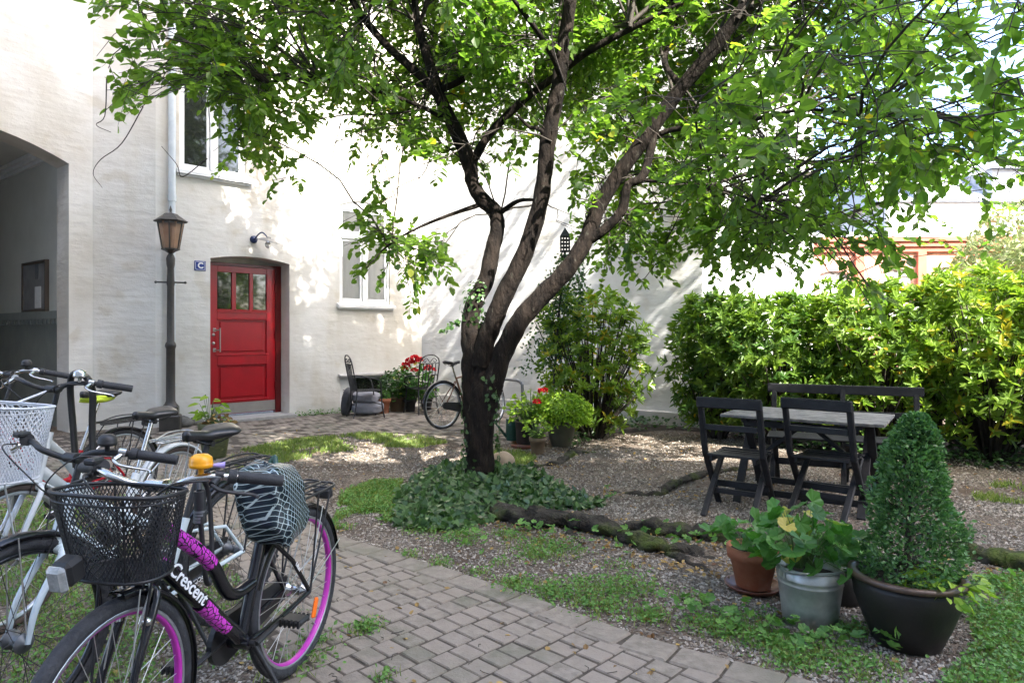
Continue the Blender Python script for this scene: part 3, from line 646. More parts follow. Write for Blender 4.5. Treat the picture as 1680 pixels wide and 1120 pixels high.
q.lathe([(rt+.02, zt-.01), (rt+.045, zt+.01), (rt+.02, zt+.025), (.10, zt+.1), (.085, zt+.115), (.02, zt+.13), (.012, zt+.15), (.022, zt+.17), (.012, zt+.2), (.004, zt+.23)], n=6, smooth=False); q.lathe([(rt+.03, zt+.004), (.0, zt+.006)], n=6)
for k in range(6):
    a = k*math.pi/3
    def rr_(r, z, da=0): return (r*math.sin(a+da), -r*math.cos(a+da), z)
    q.bar(rr_(rb, zb), rr_(rt, zt), .018, .018)
    q.bar(rr_(rt-.004, zt-.02), (( rt-.004)*math.sin(a+math.pi/3), -(rt-.004)*math.cos(a+math.pi/3), zt-.02), .014, .03)
q.build('lantern_frame', M['lampiron'], lamp)
q = MB(); q.lathe([(rb-.006, zb+.012), (rt-.01, zt-.01)], n=6, smooth=False); q.build('lantern_glass', M['amber'], lamp)
q = MB(); q.tube([(0, 0, zb+.012), (0, 0, zb+.07)], .022, 10); q.sphere((0, 0, zb+.12), .04, 12, 8, (1, 1, 1.3)); q.build('bulb', M['bulb'], lamp)
ws, wz = W1(416, 393); wl = empty('wall_lamp', (*(W1P+d1*ws), 0), label='small wall lamp with pale enamel saucer shade above the red door', cat='wall lamp')
q = WBm(); q.lathe([(0, .05), (.05, .045), (.062, .02), (.062, 0)], (ws, 0, wz), (0, 1, 0), 20); q.build('mount', M['navy'], wl, wld=True)
q = WBm(); q.tube(catmull([(ws, .04, wz), (ws+.02, .12, wz+.07), (ws+.05, .2, wz+.1), (ws+.09, .26, wz+.04), (ws+.1, .28, wz-.01)]), .011, 8); q.build('arm', M['navy'], wl, wld=True)
q = WBm(); q.lathe([(.03, .02), (.035, 0), (.12, -.02), (.175, -.05), (.178, -.055), (.12, -.028), (.03, -.01)], (ws+.11, .3, wz+.005), (.12, .22, 1), 32); q.build('shade', M['galvl'], wl, wld=True)
q = WBm(); q.sphere((ws+.1, .285, wz-.1), .045, 14, 10, (1, 1, 1.25)); q.tube([(ws+.11, .295, wz-.005), (ws+.105, .29, wz-.06)], .022, 10); q.build('bulb', M['bulb'], wl, wld=True)
def text(body, size, name, mat_, parent, origin, xdir, ydir, ext=.0015, shear=0, bold=0, wld=False, align='CENTER'):
    cu = bpy.data.curves.new(name, 'FONT'); cu.body = body; cu.size = size; cu.extrude = ext; cu.shear = shear; cu.offset = bold; cu.align_x = align; cu.align_y = 'CENTER'
    t = bpy.data.objects.new(name, cu); COL.objects.link(t); bpy.context.view_layer.update()
    me = bpy.data.meshes.new_from_object(t.evaluated_get(bpy.context.evaluated_depsgraph_get())); bpy.data.objects.remove(t)
    me.name = name; me.materials.clear(); me.materials.append(mat_)
    x = Vector(unit(xdir)); y = Vector(unit(ydir)); z = x.cross(y); m = Matrix((x, y, z)).transposed().to_4x4(); m.translation = Vector(origin)-(Vector(world_off(parent)) if wld else Vector())
    me.transform(m); o = bpy.data.objects.new(name, me); COL.objects.link(o); o.parent = parent; return o
ss, sz = W1(328, 436); sg = empty('house_sign', (*(W1P+d1*ss), 0), label='small blue enamel plate with a white letter C left of the door', cat='sign')
q = WBm(); q.wbox(ss-.085, ss+.085, sz-.075, sz+.075, .002, .012); q.build('plate', M['blue'], sg, wld=True)
q = WBm()
for (a, b_, c, d) in ((-.068, .068, .058, .063), (-.068, .068, -.063, -.058), (-.073, -.068, -.055, .055), (.068, .073, -.055, .055)): q.wbox(ss+a, ss+b_, sz+c, sz+d, .0121, .0135, bev=0)
q.build('border', M['enamel'], sg, wld=True)
o3 = W1P+d1*(ss+.005)+n1*.0122
text('C', .12, 'letter', M['enamel'], sg, (o3[0], o3[1], sz), (*d1, 0), (0, 0, 1), .001, bold=.004, wld=True)
def PW(px, py): return hit(px, py, Ja, pd)
a0, zt_ = PW(80, 430); a1, _ = PW(43, 430); z0_ = PW(60, 508)[1]
nb = empty('notice_board', (*(Ja+pd*a0), 0), label='grey glazed notice board with a white sheet, on the passage wall', cat='notice board')
class PWB(MB):
    def __init__(s): super().__init__(lambda p: pw(*[p[0], p[2], p[1]]))
    def wbox(s, s0, s1, z0, z1, o0, o1, bev=.003): return s.box(((s0+s1)/2, (o0+o1)/2, (z0+z1)/2), (s1-s0, o1-o0, z1-z0), bev=bev)
q = PWB(); q.wbox(a0, a1, z0_, zt_, .003, .04); q.build('backing', M['board'], nb, wld=True)
q = PWB()
for w in ((a0-.03, a1+.03, zt_, zt_+.04), (a0-.03, a1+.03, z0_-.05, z0_), (a0-.03, a0, z0_, zt_), (a1, a1+.03, z0_, zt_)): q.wbox(*w, .003, .06)
q.build('frame', M['boardf'], nb, wld=True)
p0, p1 = PW(73, 0)[0], PW(63, 0)[0]; q = PWB(); q.wbox(p0, p1, z0_+.02, PW(70, 470)[1], .045, .05, bev=0); q.build('paper_sheet', M['paper'], nb, wld=True)
p0, p1 = PW(69, 0)[0], PW(63, 0)[0]; q = PWB(); q.wbox(p0, p1, PW(66, 458)[1], PW(66, 433)[1], .043, .048, bev=0); q.build('name_strip', M['galv'], nb, wld=True)
# ------------------------------------------------------------ bicycles
def rotax(p, o, ax, ang):
    m = Matrix.Rotation(ang, 3, Vector(unit(ax))); return tuple(m @ (Vector(p)-Vector(o))+Vector(o))
def bike(name, label, rear, front, c):
    rear = np.array(rear, float); front = np.array(front, float); wb = np.linalg.norm(front-rear); h = (front-rear)/wb
    root = empty(name, (rear[0], rear[1], gz(*rear)), math.atan2(h[1], h[0]), label, 'bicycle'); root.rotation_euler[0] = -c.get('lean', .06)
    Rw = c.get('R', .335); t = c.get('t', .02); fm = c['frame']; st = c.get('steer', 0)
    htb = np.array((wb-.13, 0, c.get('hb', .62))); htt = np.array((wb-.185, 0, c.get('ht', .79))); ax = unit(htt-htb)
    S = (lambda p: rotax(p, htt, ax, st)) if st else None
    def wheel(x, tf, parent=root):
        w = MB(tf); nm = 'wheel'; pr = []
        k = 10; w.lathe([(Rw-t+t*math.cos(a)*1.05, t*math.sin(a)) for a in [2*math.pi*i/k for i in range(k)]], (x, 0, Rw), (0, 1, 0), 56, closed=True)
        wo = w.build('wheel', c.get('tyre', M['tyre']), root)
        if c.get('knob'):
            kq = MB(tf)
            for i in range(64):
                a = 2*math.pi*i/64
                for dy in (-.012, .012) if i % 2 else (-.018, 0, .018):
                    rr_ = Rw-.001-abs(dy)*.35; m = np.array(Matrix.Rotation(-a, 3, 'Y')); kq.box((x+rr_*math.cos(a), dy, Rw+rr_*math.sin(a)), (.008, .01, .014), rot=m)
            kq.build('tyre_tread', M['tyre'], wo)
        r = MB(tf); r0 = Rw-2*t+.004
        r.lathe([(r0, -.013), (r0, .013), (r0-.012, .013), (r0-.018, .006), (r0-.018, -.006), (r0-.012, -.013)], (x, 0, Rw), (0, 1, 0), 56, closed=True); r.build('rim', c['rim'], wo)
        if c.get('rim2'):
            r = MB(tf)
            for sg in (-1, 1): r.lathe([(r0+.004, sg*.0135), (r0+.004, sg*.0145), (r0-.009, sg*.0145), (r0-.009, sg*.0135)], (x, 0, Rw), (0, 1, 0), 56, closed=True)
            r.build('brake_track', M['rimal'], wo)
        s = MB(tf); hr = .03
        for i in range(28):
            a = 2*math.pi*i/28; a2 = a+(.9 if (i//2) % 2 else -.9); sg = .03 if i % 2 else -.03
            s.tube([(x+hr*math.cos(a2), sg, Rw+hr*math.sin(a2)), (x+(r0-.02)*math.cos(a), 0, Rw+(r0-.02)*math.sin(a))], c.get('sr', .0014), 4, cap=False)
        s.build('spokes', c.get('spoke', M['spoke']), wo)
        s = MB(tf); s.lathe([(.008, -.055), (.008, -.045), (.034, -.036), (.034, -.03), (.02, -.022), (.02, .022), (.034, .03), (.034, .036), (.008, .045), (.008, .055)], (x, 0, Rw), (0, 1, 0), 20); s.build('hub', M['galv'] if c.get('darkhub') else M['chrome'], wo)
        if c.get('refl'):
            s = MB(tf); a = -2.4; s.box((x+.19*math.cos(a), .012, Rw+.19*math.sin(a)), (.085, .012, .03), rot=np.array(Matrix.Rotation(-a+1.57+.4, 3, 'Y')), bev=.008); s.build('spoke_reflector', M['orange'], wo)
    wheel(0, None); wheel(wb, S)
    def fender(x, tf, a0, a1):
        s = MB(tf); rf = Rw+.014; n = 30; vs = []
        for i in range(n+1):
            a = a0+(a1-a0)*i/n
            for (dy, dr) in ((-.03, -.016), (-.022, 0), (0, .005), (.022, 0), (.03, -.016), (.022, -.004), (0, .001), (-.022, -.004)): vs.append((x+(rf+dr)*math.cos(a), dy, Rw+(rf+dr)*math.sin(a)))
        s.add(vs, [(i*8+k, (i+1)*8+k, (i+1)*8+(k+1) % 8, i*8+(k+1) % 8) for i in range(n) for k in range(8)], True)
        fo = s.build('mudguard', c['fender'], root)
        s = MB(tf)
        for a in ((a1-.15, a1-.9) if x == 0 else (a0+.15,)):
            for sg in (-1, 1): s.tube([(x, sg*.05, Rw), (x+rf*math.cos(a), sg*.032, Rw+rf*math.sin(a))], .0025, 5)
        s.build('mudguard_stay', c.get('stay', M['spoke']), fo)
    if c.get('fender'): fender(0, None, .35, 3.0 if c.get('longf') else 2.95); fender(wb, S, c.get('f0', .9), 3.35)
    bb_ = np.array((c.get('bbx', .43), 0, c.get('bbz', .275))); sang = c.get('sang', .36); sl_ = c.get('st', .33); stt = bb_+np.array((-math.sin(sang), 0, math.cos(sang)))*sl_
    sad = bb_+np.array((-math.sin(sang), 0, math.cos(sang)))*((c.get('sz', .88)-.275-.05)/math.cos(sang))
    f = MB(); tr_ = c.get('tr', .017)
    f.tube([htb-ax*.01, htt+ax*.01], tr_+.005, 12); f.tube([bb_, stt], tr_+.001, 12); f.tube([bb_-np.array((0, .04, 0)), bb_+np.array((0, .04, 0))], .024, 12)
    hm = htb+(htt-htb)*c.get('fa', .25); hu = htb+(htt-htb)*c.get('fb', .85)
    f.tube([hm, bb_+np.array((.01, 0, .02))], tr_+.005, 12)
    if c['style'] == 'curve': up = catmull([hu, hu+(bb_-hu)*.55+np.array((.0, 0, .115)), bb_+np.array((.07, 0, .20)), bb_+np.array((-math.sin(sang), 0, math.cos(sang)))*.2], 8); f.tube(up, tr_+.002, 12)
    elif c['style'] == 'diamond': f.tube([hu, stt-np.array((0, 0, .02))], tr_, 12)
    elif c['style'] == 'low': f.tube(catmull([hu, hu+np.array((-.16, 0, -.16)), bb_+np.array((.12, 0, .13)), bb_+np.array((-.04, 0, .12))], 8), tr_+.001, 12)
    else: f.tube([hu, stt-np.array((0, 0, .1))], tr_, 12)
    for sg in (-1, 1):
        f.tube([bb_+np.array((0, sg*.025, 0)), (.22, sg*.052, Rw-.03), (0, sg*.06, Rw)], .0105, 8)
        f.tube([stt-np.array((0, -sg*.012, .06)), (.12, sg*.05, .5), (0, sg*.06, Rw)], .009, 8)
    fr = f.build('frame', fm, root)
    if c.get('decal'):
        d = MB(); v = bb_-hm; d.tube([hm+v*.04, hm+v*.1], tr_+.0062, 12, cap=False); d.tube([hm+v*.5, hm+v*.8], tr_+.0062, 12, cap=False)
        pts = up; k = len(pts); d.tube(pts[1:int(k*.42)], tr_+.0032, 12, cap=False)
        d.build('frame_decal', M['decal'], fr)
        txt = hm+v*.3; n_ = np.array((0, 1, 0)); xd = unit(v); yd = np.cross(n_, xd)
        text('Crescent', .062, 'lettering', M['ltext'], fr, txt+n_*(tr_+.0055)+np.array((0, 0, .004)), xd, yd, .0012, shear=.25, bold=.0008)
        a_ = np.array((.12, .05, .5)); xd = unit(np.array((0, .06, Rw))-a_); text('Lilian', .022, 'small_lettering', M['ltext'], fr, a_+xd*.04+np.array((0, .0105, .0)), xd, np.cross((0, 1, 0), xd), .0008)
    if c.get('occ'):
        a_ = np.array((.31, .04, Rw-.045)); xd = unit(bb_+np.array((0, .025, 0))-np.array((.22, .052, Rw-.03)))
        d = MB(); d.tube([np.array((.22, .052, Rw-.03))+xd*.0, np.array((.22, .052, Rw-.03))+xd*.17], .0118, 8, cap=False); d.build('frame_band', M['bblack'], fr)
        text('OCCANO', .026, 'lettering', M['ltext'], fr, np.array((.22, .052, Rw-.03))+xd*.085+np.array((0, .012, 0)), xd, np.cross((0, 1, 0), xd), .0008)
        v = bb_-hm; xd = unit(v); text('OCCANO', .045, 'lettering', M['bblack'], fr, hm+v*.45+np.array((0, tr_+.0055, 0)), xd, np.cross((0, 1, 0), xd), .001)
    f = MB(S)
    for sg in (-1, 1): f.tube(catmull([htb-ax*.02+np.array((0, sg*.02, 0)), htb-ax*.05+np.array((0, sg*.045, 0)), np.array((wb-.03, sg*.05, Rw+.12)), np.array((wb, sg*.052, Rw))], 4), [.014, .014, .012, .009], 10)
    f.tube([htb-ax*.03-np.array((0, .04, 0)), htb-ax*.03+np.array((0, .04, 0))], .015, 10); f.build('fork', c.get('forkm', fm), root)
    bz = c.get('bz', .98); bc = htt+ax*((bz-.03-htt[2])/ax[2])+np.array((.04, 0, 0)); bw_ = c.get('bw', .29)
    f = MB(S); f.tube([htt+ax*.012, bc-np.array((.04, 0, .0))], .0125, 10); f.tube([bc-np.array((.05, 0, .005)), bc], .017, 10); f.tube([bc-np.array((0, .028, 0)), bc+np.array((0, .028, 0))], .019, 12); f.build('stem', c.get('stem', M['plast']), root)
    f = MB(S); hb = []
    for sg in (-1, 1):
        pts = catmull([bc, bc+np.array((.005, sg*.05, 0)), bc+np.array((.035, sg*.11, .025)), bc+np.array((.02, sg*.17, .04)), bc+np.array((-.03, sg*(bw_-.08), .035)), bc+np.array((-.085, sg*bw_, .02))], 5)
        f.tube(pts, .0115, 10); hb.append((pts[-1], unit(np.array(pts[-1])-np.array(pts[-4]))))
    bar = f.build('handlebar', c['bar'], root)
    for (e, dr), sg in zip(hb, (-1, 1)):
        f = MB(S); f.tube([e-dr*.09, e-dr*.085, e+dr*.035, e+dr*.04], [.0165, .0175, .0175, .016], 12); f.tube([e-dr*.115, e-dr*.092], .021, 12); f.build('grip', M['grip'], bar)
        f = MB(S); sd = np.array((.03, 0, -.018)); k0 = e-dr*.14
        f.tube([k0-dr*.012, k0+dr*.012], .0155, 10); f.tube([k0+np.array((.0, 0, -.005)), k0+np.array((.035, 0, -.02))], .011, 8)
        f.tube(catmull([k0+np.array((.035, 0, -.02)), k0+dr*.04+np.array((.055, 0, -.03)), k0+dr*.12+np.array((.05, 0, -.035)), k0+dr*.14+np.array((.06, 0, -.04))], 4), [.008, .0075, .006, .0055], 8, flat=.7); f.build('brake_lever', c.get('lever', M['chrome']), bar)
    if c.get('shifter'):
        e, dr = hb[0]; f = MB(S); f.tube([e-dr*.165, e-dr*.125], .024, 12); f.box(e-dr*.14+np.array((.02, 0, .022)), (.05, .04, .02), bev=.006); f.build('gear_shifter', M['plast'], bar)
    if c.get('bell'):
        bm, side, br = c['bell']; e, dr = hb[0 if side < 0 else 1]; k0 = e-dr*.19+np.array((0, 0, .035)); f = MB(S)
        f.lathe([(.0, .022), (br*.6, .02), (br*.93, .012), (br, 0), (br, -.004), (br*1.04, -.006), (br*1.02, -.016), (br*.5, -.02), (.008, -.022), (.008, -.04)], k0, n=20); bo = f.build('bell', bm, bar)
        if c.get('lil'): f = MB(S); f.tube([k0+dr*.03-np.array((0, 0, .008)), k0+dr*.065-np.array((0, 0, .004))], [.004, .01], 8); f.build('bell_lever', M['lilac'], bo)
    f = MB(S)
    for (e, dr), sg in zip(hb, (-1, 1)):
        k0 = e-dr*.15+np.array((.035, 0, -.01)); f.tube(catmull([k0, k0+np.array((.09, -sg*.06, .0)), bc+np.array((.11, sg*.02, -.08)), htt+np.array((.06, sg*.03, -.05)), htb+np.array((.05, sg*.02, -.05))], 6), .0028, 6)
    f.build('brake_cable', M['plast'], root)
    # saddle
    if c.get('saddle', M['saddle']):
        f = MB(); sp = MB(); sp.tube([stt-np.array((0, 0, .01)), sad], .0135, 10); so_ = sp.build('seat_post', c.get('post', M['chrome']), root)
        n = 18; vs = []; prof = []
        for i in range(n+1):
            u = i/n; x = -.13+.27*u; w = .095*(1-u)**.6*min(1, (u*9+.25))**.5+.019 if u < .5 else .095*.66*(1-(u-.5)*1.45)+.01
            w = .082*math.exp(-((u-.17)/.3)**2)+.02 if u > .17 else .102*math.sqrt(max(0.05, 1-((.17-u)/.2)**2)); zt_ = .028+.018*abs(u-.55)*2-.02*max(0, u-.85)*6*(u-.85)
            for k in range(12):
                a = 2*math.pi*k/12; cz = math.sin(a); prof.append(1)
                vs.append((sad[0]+x, w*math.cos(a), sad[2]+zt_+(.022*cz if cz > 0 else .03*cz*(1 if abs(math.cos(a)) > .3 else .6))))
        fs = [(i*12+k, (i+1)*12+k, (i+1)*12+(k+1) % 12, i*12+(k+1) % 12) for i in range(n) for k in range(12)]+[list(range(12)), list(range(n*12, n*12+12))[::-1]]
        f.add(vs, fs, True); sdl = f.build('saddle', c.get('saddle', M['saddle']), root)
        f = MB(); 
        for sg in (-1, 1): f.tube(catmull([sad+np.array((.1, sg*.01, .02)), sad+np.array((.03, sg*.022, -.008)), sad+np.array((-.05, sg*.022, -.008)), sad+np.array((-.11, sg*.04, .015))], 4), .0035, 6)
        f.tube([sad+np.array((0, -.028, -.01)), sad+np.array((0, .028, -.01))], .014, 8); f.build('saddle_rails', M['plast'], sdl)
    if c.get('rack'):
        f = MB(); zr = 2*Rw+c.get('rz', .06); r1 = .0055
        f.tube(catmull([(.2, -.04, zr), (.16, -.065, zr), (0, -.07, zr), (-.2, -.065, zr), (-.235, 0, zr), (-.2, .065, zr), (0, .07, zr), (.16, .065, zr), (.2, .04, zr)], 5), r1, 7)
        for sg in (-.022, .022): f.tube([(.19, sg, zr), (-.22, sg, zr)], r1*.8, 6)
        for x in (-.15, -.02, .12): f.tube([(x, -.07, zr), (x, .07, zr)], r1*.8, 6)
        for sg in (-1, 1): f.tube([(.0, sg*.066, Rw), (-.04, sg*.075, zr)], r1*.8, 6); f.tube([(.01, sg*.066, Rw), (-.16, sg*.07, zr)], r1*.8, 6); f.tube([(.18, sg*.05, zr), stt-np.array((0, -sg*.015, .05))], r1*.8, 6)
        ro = f.build('luggage_rack', c['rack'], root)
        f = MB(); f.tube(catmull([(.17, .0, zr+.012), (.0, .045, zr+.03), (-.12, .04, zr+.028), (-.14, -.04, zr+.028), (0, -.045, zr+.03), (.17, 0, zr+.012)], 5), .0045, 6); f.build('spring_clip', c['rack'], ro)
        f = MB(); f.box((-.225, 0, zr-.045), (.035, .09, .05), bev=.014); f.build('rear_light', M['plast'], root)
    f = MB(); f.tube([bb_-np.array((0, .06, 0)), bb_+np.array((0, .06, 0))], .011, 8); ca = c.get('crank', -.4)
    for sg in (-1, 1):
        e = bb_+np.array((math.cos(ca)*.165*sg, sg*.07, math.sin(ca)*.165*sg)); f.tube([bb_+np.array((0, sg*.062, 0)), e], [.013, .011], 8, flat=.7)
    cro = f.build('crank', M['chrome'] if not c.get('dkcrank') else M['plast'], root)
    for sg in (-1, 1):
        e = bb_+np.array((math.cos(ca)*.165*sg, sg*.12, math.sin(ca)*.165*sg)); f = MB(); f.box(e, (.075, .09, .024), bev=.008)
        for k in range(5):
            for u in (-1, 1): f.box(e+np.array((u*.036, -.036+.018*k, 0)), (.01, .008, .028))
        f.build('pedal', M['plast'], cro)
    f = MB(); y = -.045
    def hoop(o1, o2): return [(o1[0]+.085*math.cos(a), o1[1]+.085*math.sin(a)) for a in np.linspace(-1.6, 1.6, 14)]+[(o2[0]+.05*math.cos(a), o2[1]+.05*math.sin(a)) for a in np.linspace(1.6, 4.68, 10)]
    hp = hoop((bb_[0], bb_[2]), (0, Rw)); vs = [(p[0], y-.012, p[1]) for p in hp]+[(p[0], y-.032, p[1]) for p in hp]; n = len(hp)
    f.add(vs, [list(range(n)), list(range(n, 2*n))[::-1]]+[(i, (i+1) % n, n+(i+1) % n, n+i) for i in range(n)]); f.build('chain_guard', c.get('guard', M['plast']), root)
    if not c.get('nostand'):
        f = MB(); f.tube([(.36, .04, .27), (.34, .12, .13), (.33, .2, .012)], [.011, .009, .008], 8); f.box((.33, .205, .01), (.06, .03, .012), bev=.004); f.build('kickstand', M['plast'], root)
    if c.get('basket'):
        bm, bx, bzt, bzb, wx, wy = c['basket']; f = MB(S)
        def rp(a, u): # u 0 top .. 1 bottom ; rounded D outline
            k = 1-.26*u; ca_, sa = math.cos(a), math.sin(a); e = .72
            return (bx+wx*k*math.copysign(abs(ca_)**e, ca_)-.02*u, c.get('boy', 0)+wy*k*math.copysign(abs(sa)**e, sa), bzt+(bzb-bzt)*u+(.012*ca_ if u == 0 else 0))
        N_ = 76
        for i in range(N_):
            for sg in (-1, 1):
                pts = [rp(2*math.pi*(i+sg*j*.75)/N_, j/14) for j in range(15)]
                f.tube(pts, c.get('wr', .0011), 3, cap=False, smooth=False)
        for a in np.arange(-.97, 1., .055):     # woven floor
            x0 = wx*.74*a; wl_ = wy*.74*math.sqrt(max(0, 1-abs(a)**2.8)); oy = c.get('boy', 0); f.tube([(bx-.02+x0, oy-wl_, bzb), (bx-.02+x0, oy+wl_, bzb)], .0012, 3, cap=False)
            y0 = wy*.74*a; wl_ = wx*.74*math.sqrt(max(0, 1-abs(a)**2.8)); f.tube([(bx-.02-wl_, oy+y0, bzb), (bx-.02+wl_, oy+y0, bzb)], .0012, 3, cap=False)
        bo = f.build('basket', bm, root); f = MB(S)
        for u, r_ in ((0, .0055), (.06, .003), (1, .005)): f.tube([rp(2*math.pi*i/40, u) for i in range(41)], r_, 6)
        for a in (.5, 2.6, 3.7, 5.8): f.tube([rp(a, .0), rp(a, .5), rp(a, 1)], .003, 5)
        f.tube(catmull([(bx-wx, 0, bzt-.03), bc+np.array((.03, 0, -.01))], 3), .006, 6)
        for sg in (-1, 1): f.tube([(bx-.03, sg*wy*.5, bzb), (wb+.005, sg*.06, Rw)], .004, 6)
        f.build('basket_rim', c.get('rimm', bm), bo)
        if c.get('light'):
            f = MB(S); lx = bx+wx+.0; f.box((lx-.005, -.05, bzb+.045), (.06, .06, .07), rot=np.array(Matrix.Rotation(.25, 3, 'Y')), bev=.012); lo = f.build('headlight', M['plast'], root)
            f = MB(S); f.box((lx+.03, -.05, bzb+.032), (.026, .056, .075), rot=np.array(Matrix.Rotation(.25, 3, 'Y')), bev=.014); f.build('lens', M['lamp'], lo)
    if c.get('vbrake'):
        for sg in (-1, 1):
            f = MB(S); f.tube([(wb-.07, sg*.035, 2*Rw-.09), (wb-.095, sg*.045, 2*Rw-.0), (wb-.1, sg*.03, 2*Rw+.05)], [.009, .007, .006], 8); f.sphere((wb-.075, sg*.05, 2*Rw-.085), .014, 8, 6); f.build('brake_arm', M['chrome'], root)
    root['bar'] = 0; del root['bar']
    return root, dict(bc=bc, sad=sad, hb=hb, S=S, h=h, wb=wb)
def b2w(root, p):
    m = Matrix.Translation(root.location) @ root.rotation_euler.to_matrix().to_4x4(); return m @ Vector(p)
BA, ia = bike('bicycle', "black child's bicycle with magenta rims and leaf decals, black wire basket, nearest the camera", (-.90, 2.83), (-1.105, 1.865),
    dict(f0=1.62, bbx=.385, bbz=.29, frame=M['bblack'], style='curve', rim=M['pink'], rim2=True, refl=True, fender=M['bblack'], bar=M['chrome'], bz=.975, bw=.315, fa=.35, fb=.8, rack=M['bask'], saddle=None, decal=True, tr=.021, ht=.87, hb=.68, shifter=True, lever=M['plast'],
         bell=(M['yellow'], 1, .032), lil=True, basket=(M['bask'], .965, .965, .735, .12, .17), light=True, vbrake=True, crank=3.0, dkcrank=True, lean=.015, steer=.03, t=.022, sz=.84, forkm=M['bblack'], stem=M['chrome'], wr=.0017, st=.42))
BB, ib = bike('bicycle', 'pale blue bicycle with black handlebar and knobbly black tyres beside the white basket', (-1.37, 3.32), (-1.70, 2.33),
    dict(f0=1.35, frame=M['bice'], style='mid', R=.35, t=.024, rim=M['bblack'], knob=True, spoke=M['dspoke'], darkhub=True, fender=M['bblack'], bar=M['plast'], bz=.975, bw=.36, rack=M['bask'], occ=True, tr=.02, ht=.84, hb=.66, shifter=True, post=M['plast'], sz=.955, bell=(M['plast'], 1, .03), lean=.05, steer=-.05, crank=.9, dkcrank=True))
BC, ic = bike('bicycle', 'white bicycle with white mesh basket and white mudguards, a folded lock on its handlebar', (-2.14, 4.28), (-2.37, 3.2),
    dict(frame=M['bwhite'], style='low', R=.345, rim=M['rimal'], tyre=M['tread'], fender=M['bwhite'], bar=M['plast'], bz=1.15, bw=.34, rack=M['rimal'], rz=.05, tr=.022, ht=.9, hb=.68, sz=.93, bell=(M['chrome'], 1, .03), basket=(M['basw'], 1.3, 1.09, .77, .17, .28), rimm=M['basw'], boy=.07, lean=.04, steer=.0, wr=.003, guard=M['plast'], spoke=M['spoke']))
BD, idd = bike('bicycle', 'red bicycle with alloy handlebar and yellow covered saddle, at the back of the row', (-2.92, 5.05), (-3.27, 4.05),
    dict(frame=M['bred'], style='low', R=.345, rim=M['rimal'], fender=M['bblack'], bar=M['chrome'], bz=1.17, bw=.31, rack=M['bask'], tr=.016, ht=.84, hb=.66, sz=.98, bell=(M['plast'], 1, .028), lean=.05, steer=.1))
BE, ie = bike('bicycle', 'old bronze coloured bicycle parked behind the tree trunk near the wall', (-.995, 9.86), (-.26, 10.58),
    dict(frame=M['bbrown'], style='diamond', R=.345, t=.017, rim=M['rimal'], fender=M['bblack'], longf=True, bar=M['chrome'], bz=.98, bw=.27, ht=.86, hb=.66, sz=.97, st=.5, lean=.03, steer=.35, sr=.0022, stay=M['bblack'], tr=.014))
# cover over the near saddle, yellow saddle cover, lock
sc = b2w(BA, ia['sad']); sc = np.array(sc)
ba = empty('saddle_bag', tuple(sc+np.array((0, 0, -.02))), 0, label='dark plastic bag with pale grid pattern pulled over the nearest saddle', cat='plastic bag')
def blob(b, c, size, n=36, m=22, amp=.06, seed=1, sq=.62, drop=0):
    rs = np.random.default_rng(seed); ph = rs.random(12)*6.28; vs = []; fs = []
    for i in range(m+1):
        for k in range(n):
            a = math.pi*i/m; t = 2*math.pi*k/n; x = math.copysign(abs(math.sin(a))**sq, 1)*math.copysign(abs(math.cos(t))**sq, math.cos(t)); y = math.copysign(abs(math.sin(a))**sq, 1)*math.copysign(abs(math.sin(t))**sq, math.sin(t)); z = math.copysign(abs(math.cos(a))**sq, math.cos(a))
            g = 1+amp*(math.sin(3*t+ph[0]+2*z)+.7*math.sin(5*t+ph[1]-4*z)+.6*math.sin(7*z+ph[2]+t)+.5*math.sin(9*t+6*z+ph[3])+.35*math.sin(14*t-5*z+ph[4]))
            vs.append((c[0]+size[0]*x*g, c[1]+size[1]*y*g, c[2]+size[2]*z*(1+amp*.6*math.sin(2*t+ph[5])*drop)))
    for i in range(m):
        for k in range(n): fs.append((i*n+k, (i+1)*n+k, (i+1)*n+(k+1) % n, i*n+(k+1) % n))
    return b.add(vs, fs, True)
q = MB(lambda p: (sc[0]+p[0]+p[2]*-.18, sc[1]+p[1], sc[2]-.06+p[2])); blob(q, (0, 0, 0), (.098, .135, .145), n=72, m=48, amp=.045, seed=3, drop=3, sq=.42); q.build('bag_body', M['bag'], ba, wld=True)
q = MB(); t0 = sc+np.array((-.03, 0, .07)); q.tube(catmull([t0+np.array((0, .05, 0)), t0+np.array((.02, .06, .035)), t0+np.array((.03, .04, .0))], 4), [.012, .008, .012], 8); q.build('knot', M['can'], ba, wld=True)
sc = np.array(b2w(BD, idd['sad'])); q = MB(); blob(q, (sc[0]-.03, sc[1]+.02, sc[2]+.0), (.09, .11, .03), amp=.05, seed=5)
q.build('saddle_cover', M['hiviz'], None, label='yellow green rain cover on the saddle of the red bicycle', cat='saddle cover')
bc = np.array(b2w(BC, ic['bc']+np.array((-.03, .15, .02)))); q = MB()
q.tube(catmull([bc+np.array((-.03, 0, -.4)), bc+np.array((-.045, 0, -.2)), bc+np.array((-.045, -.02, .02)), bc+np.array((0, -.03, .07)), bc+np.array((.06, -.02, .0)), bc+np.array((.05, 0, -.2)), bc+np.array((.055, 0, -.4))], 6), .021, 10, flat=.6)
q.tube([bc+np.array((-.03, 0, -.4)), bc+np.array((.055, 0, -.4))], .018, 10)
q.build('bike_lock', M['plast'], None, label='black folding loop lock hung over the handlebar of the white bicycle', cat='bike lock')
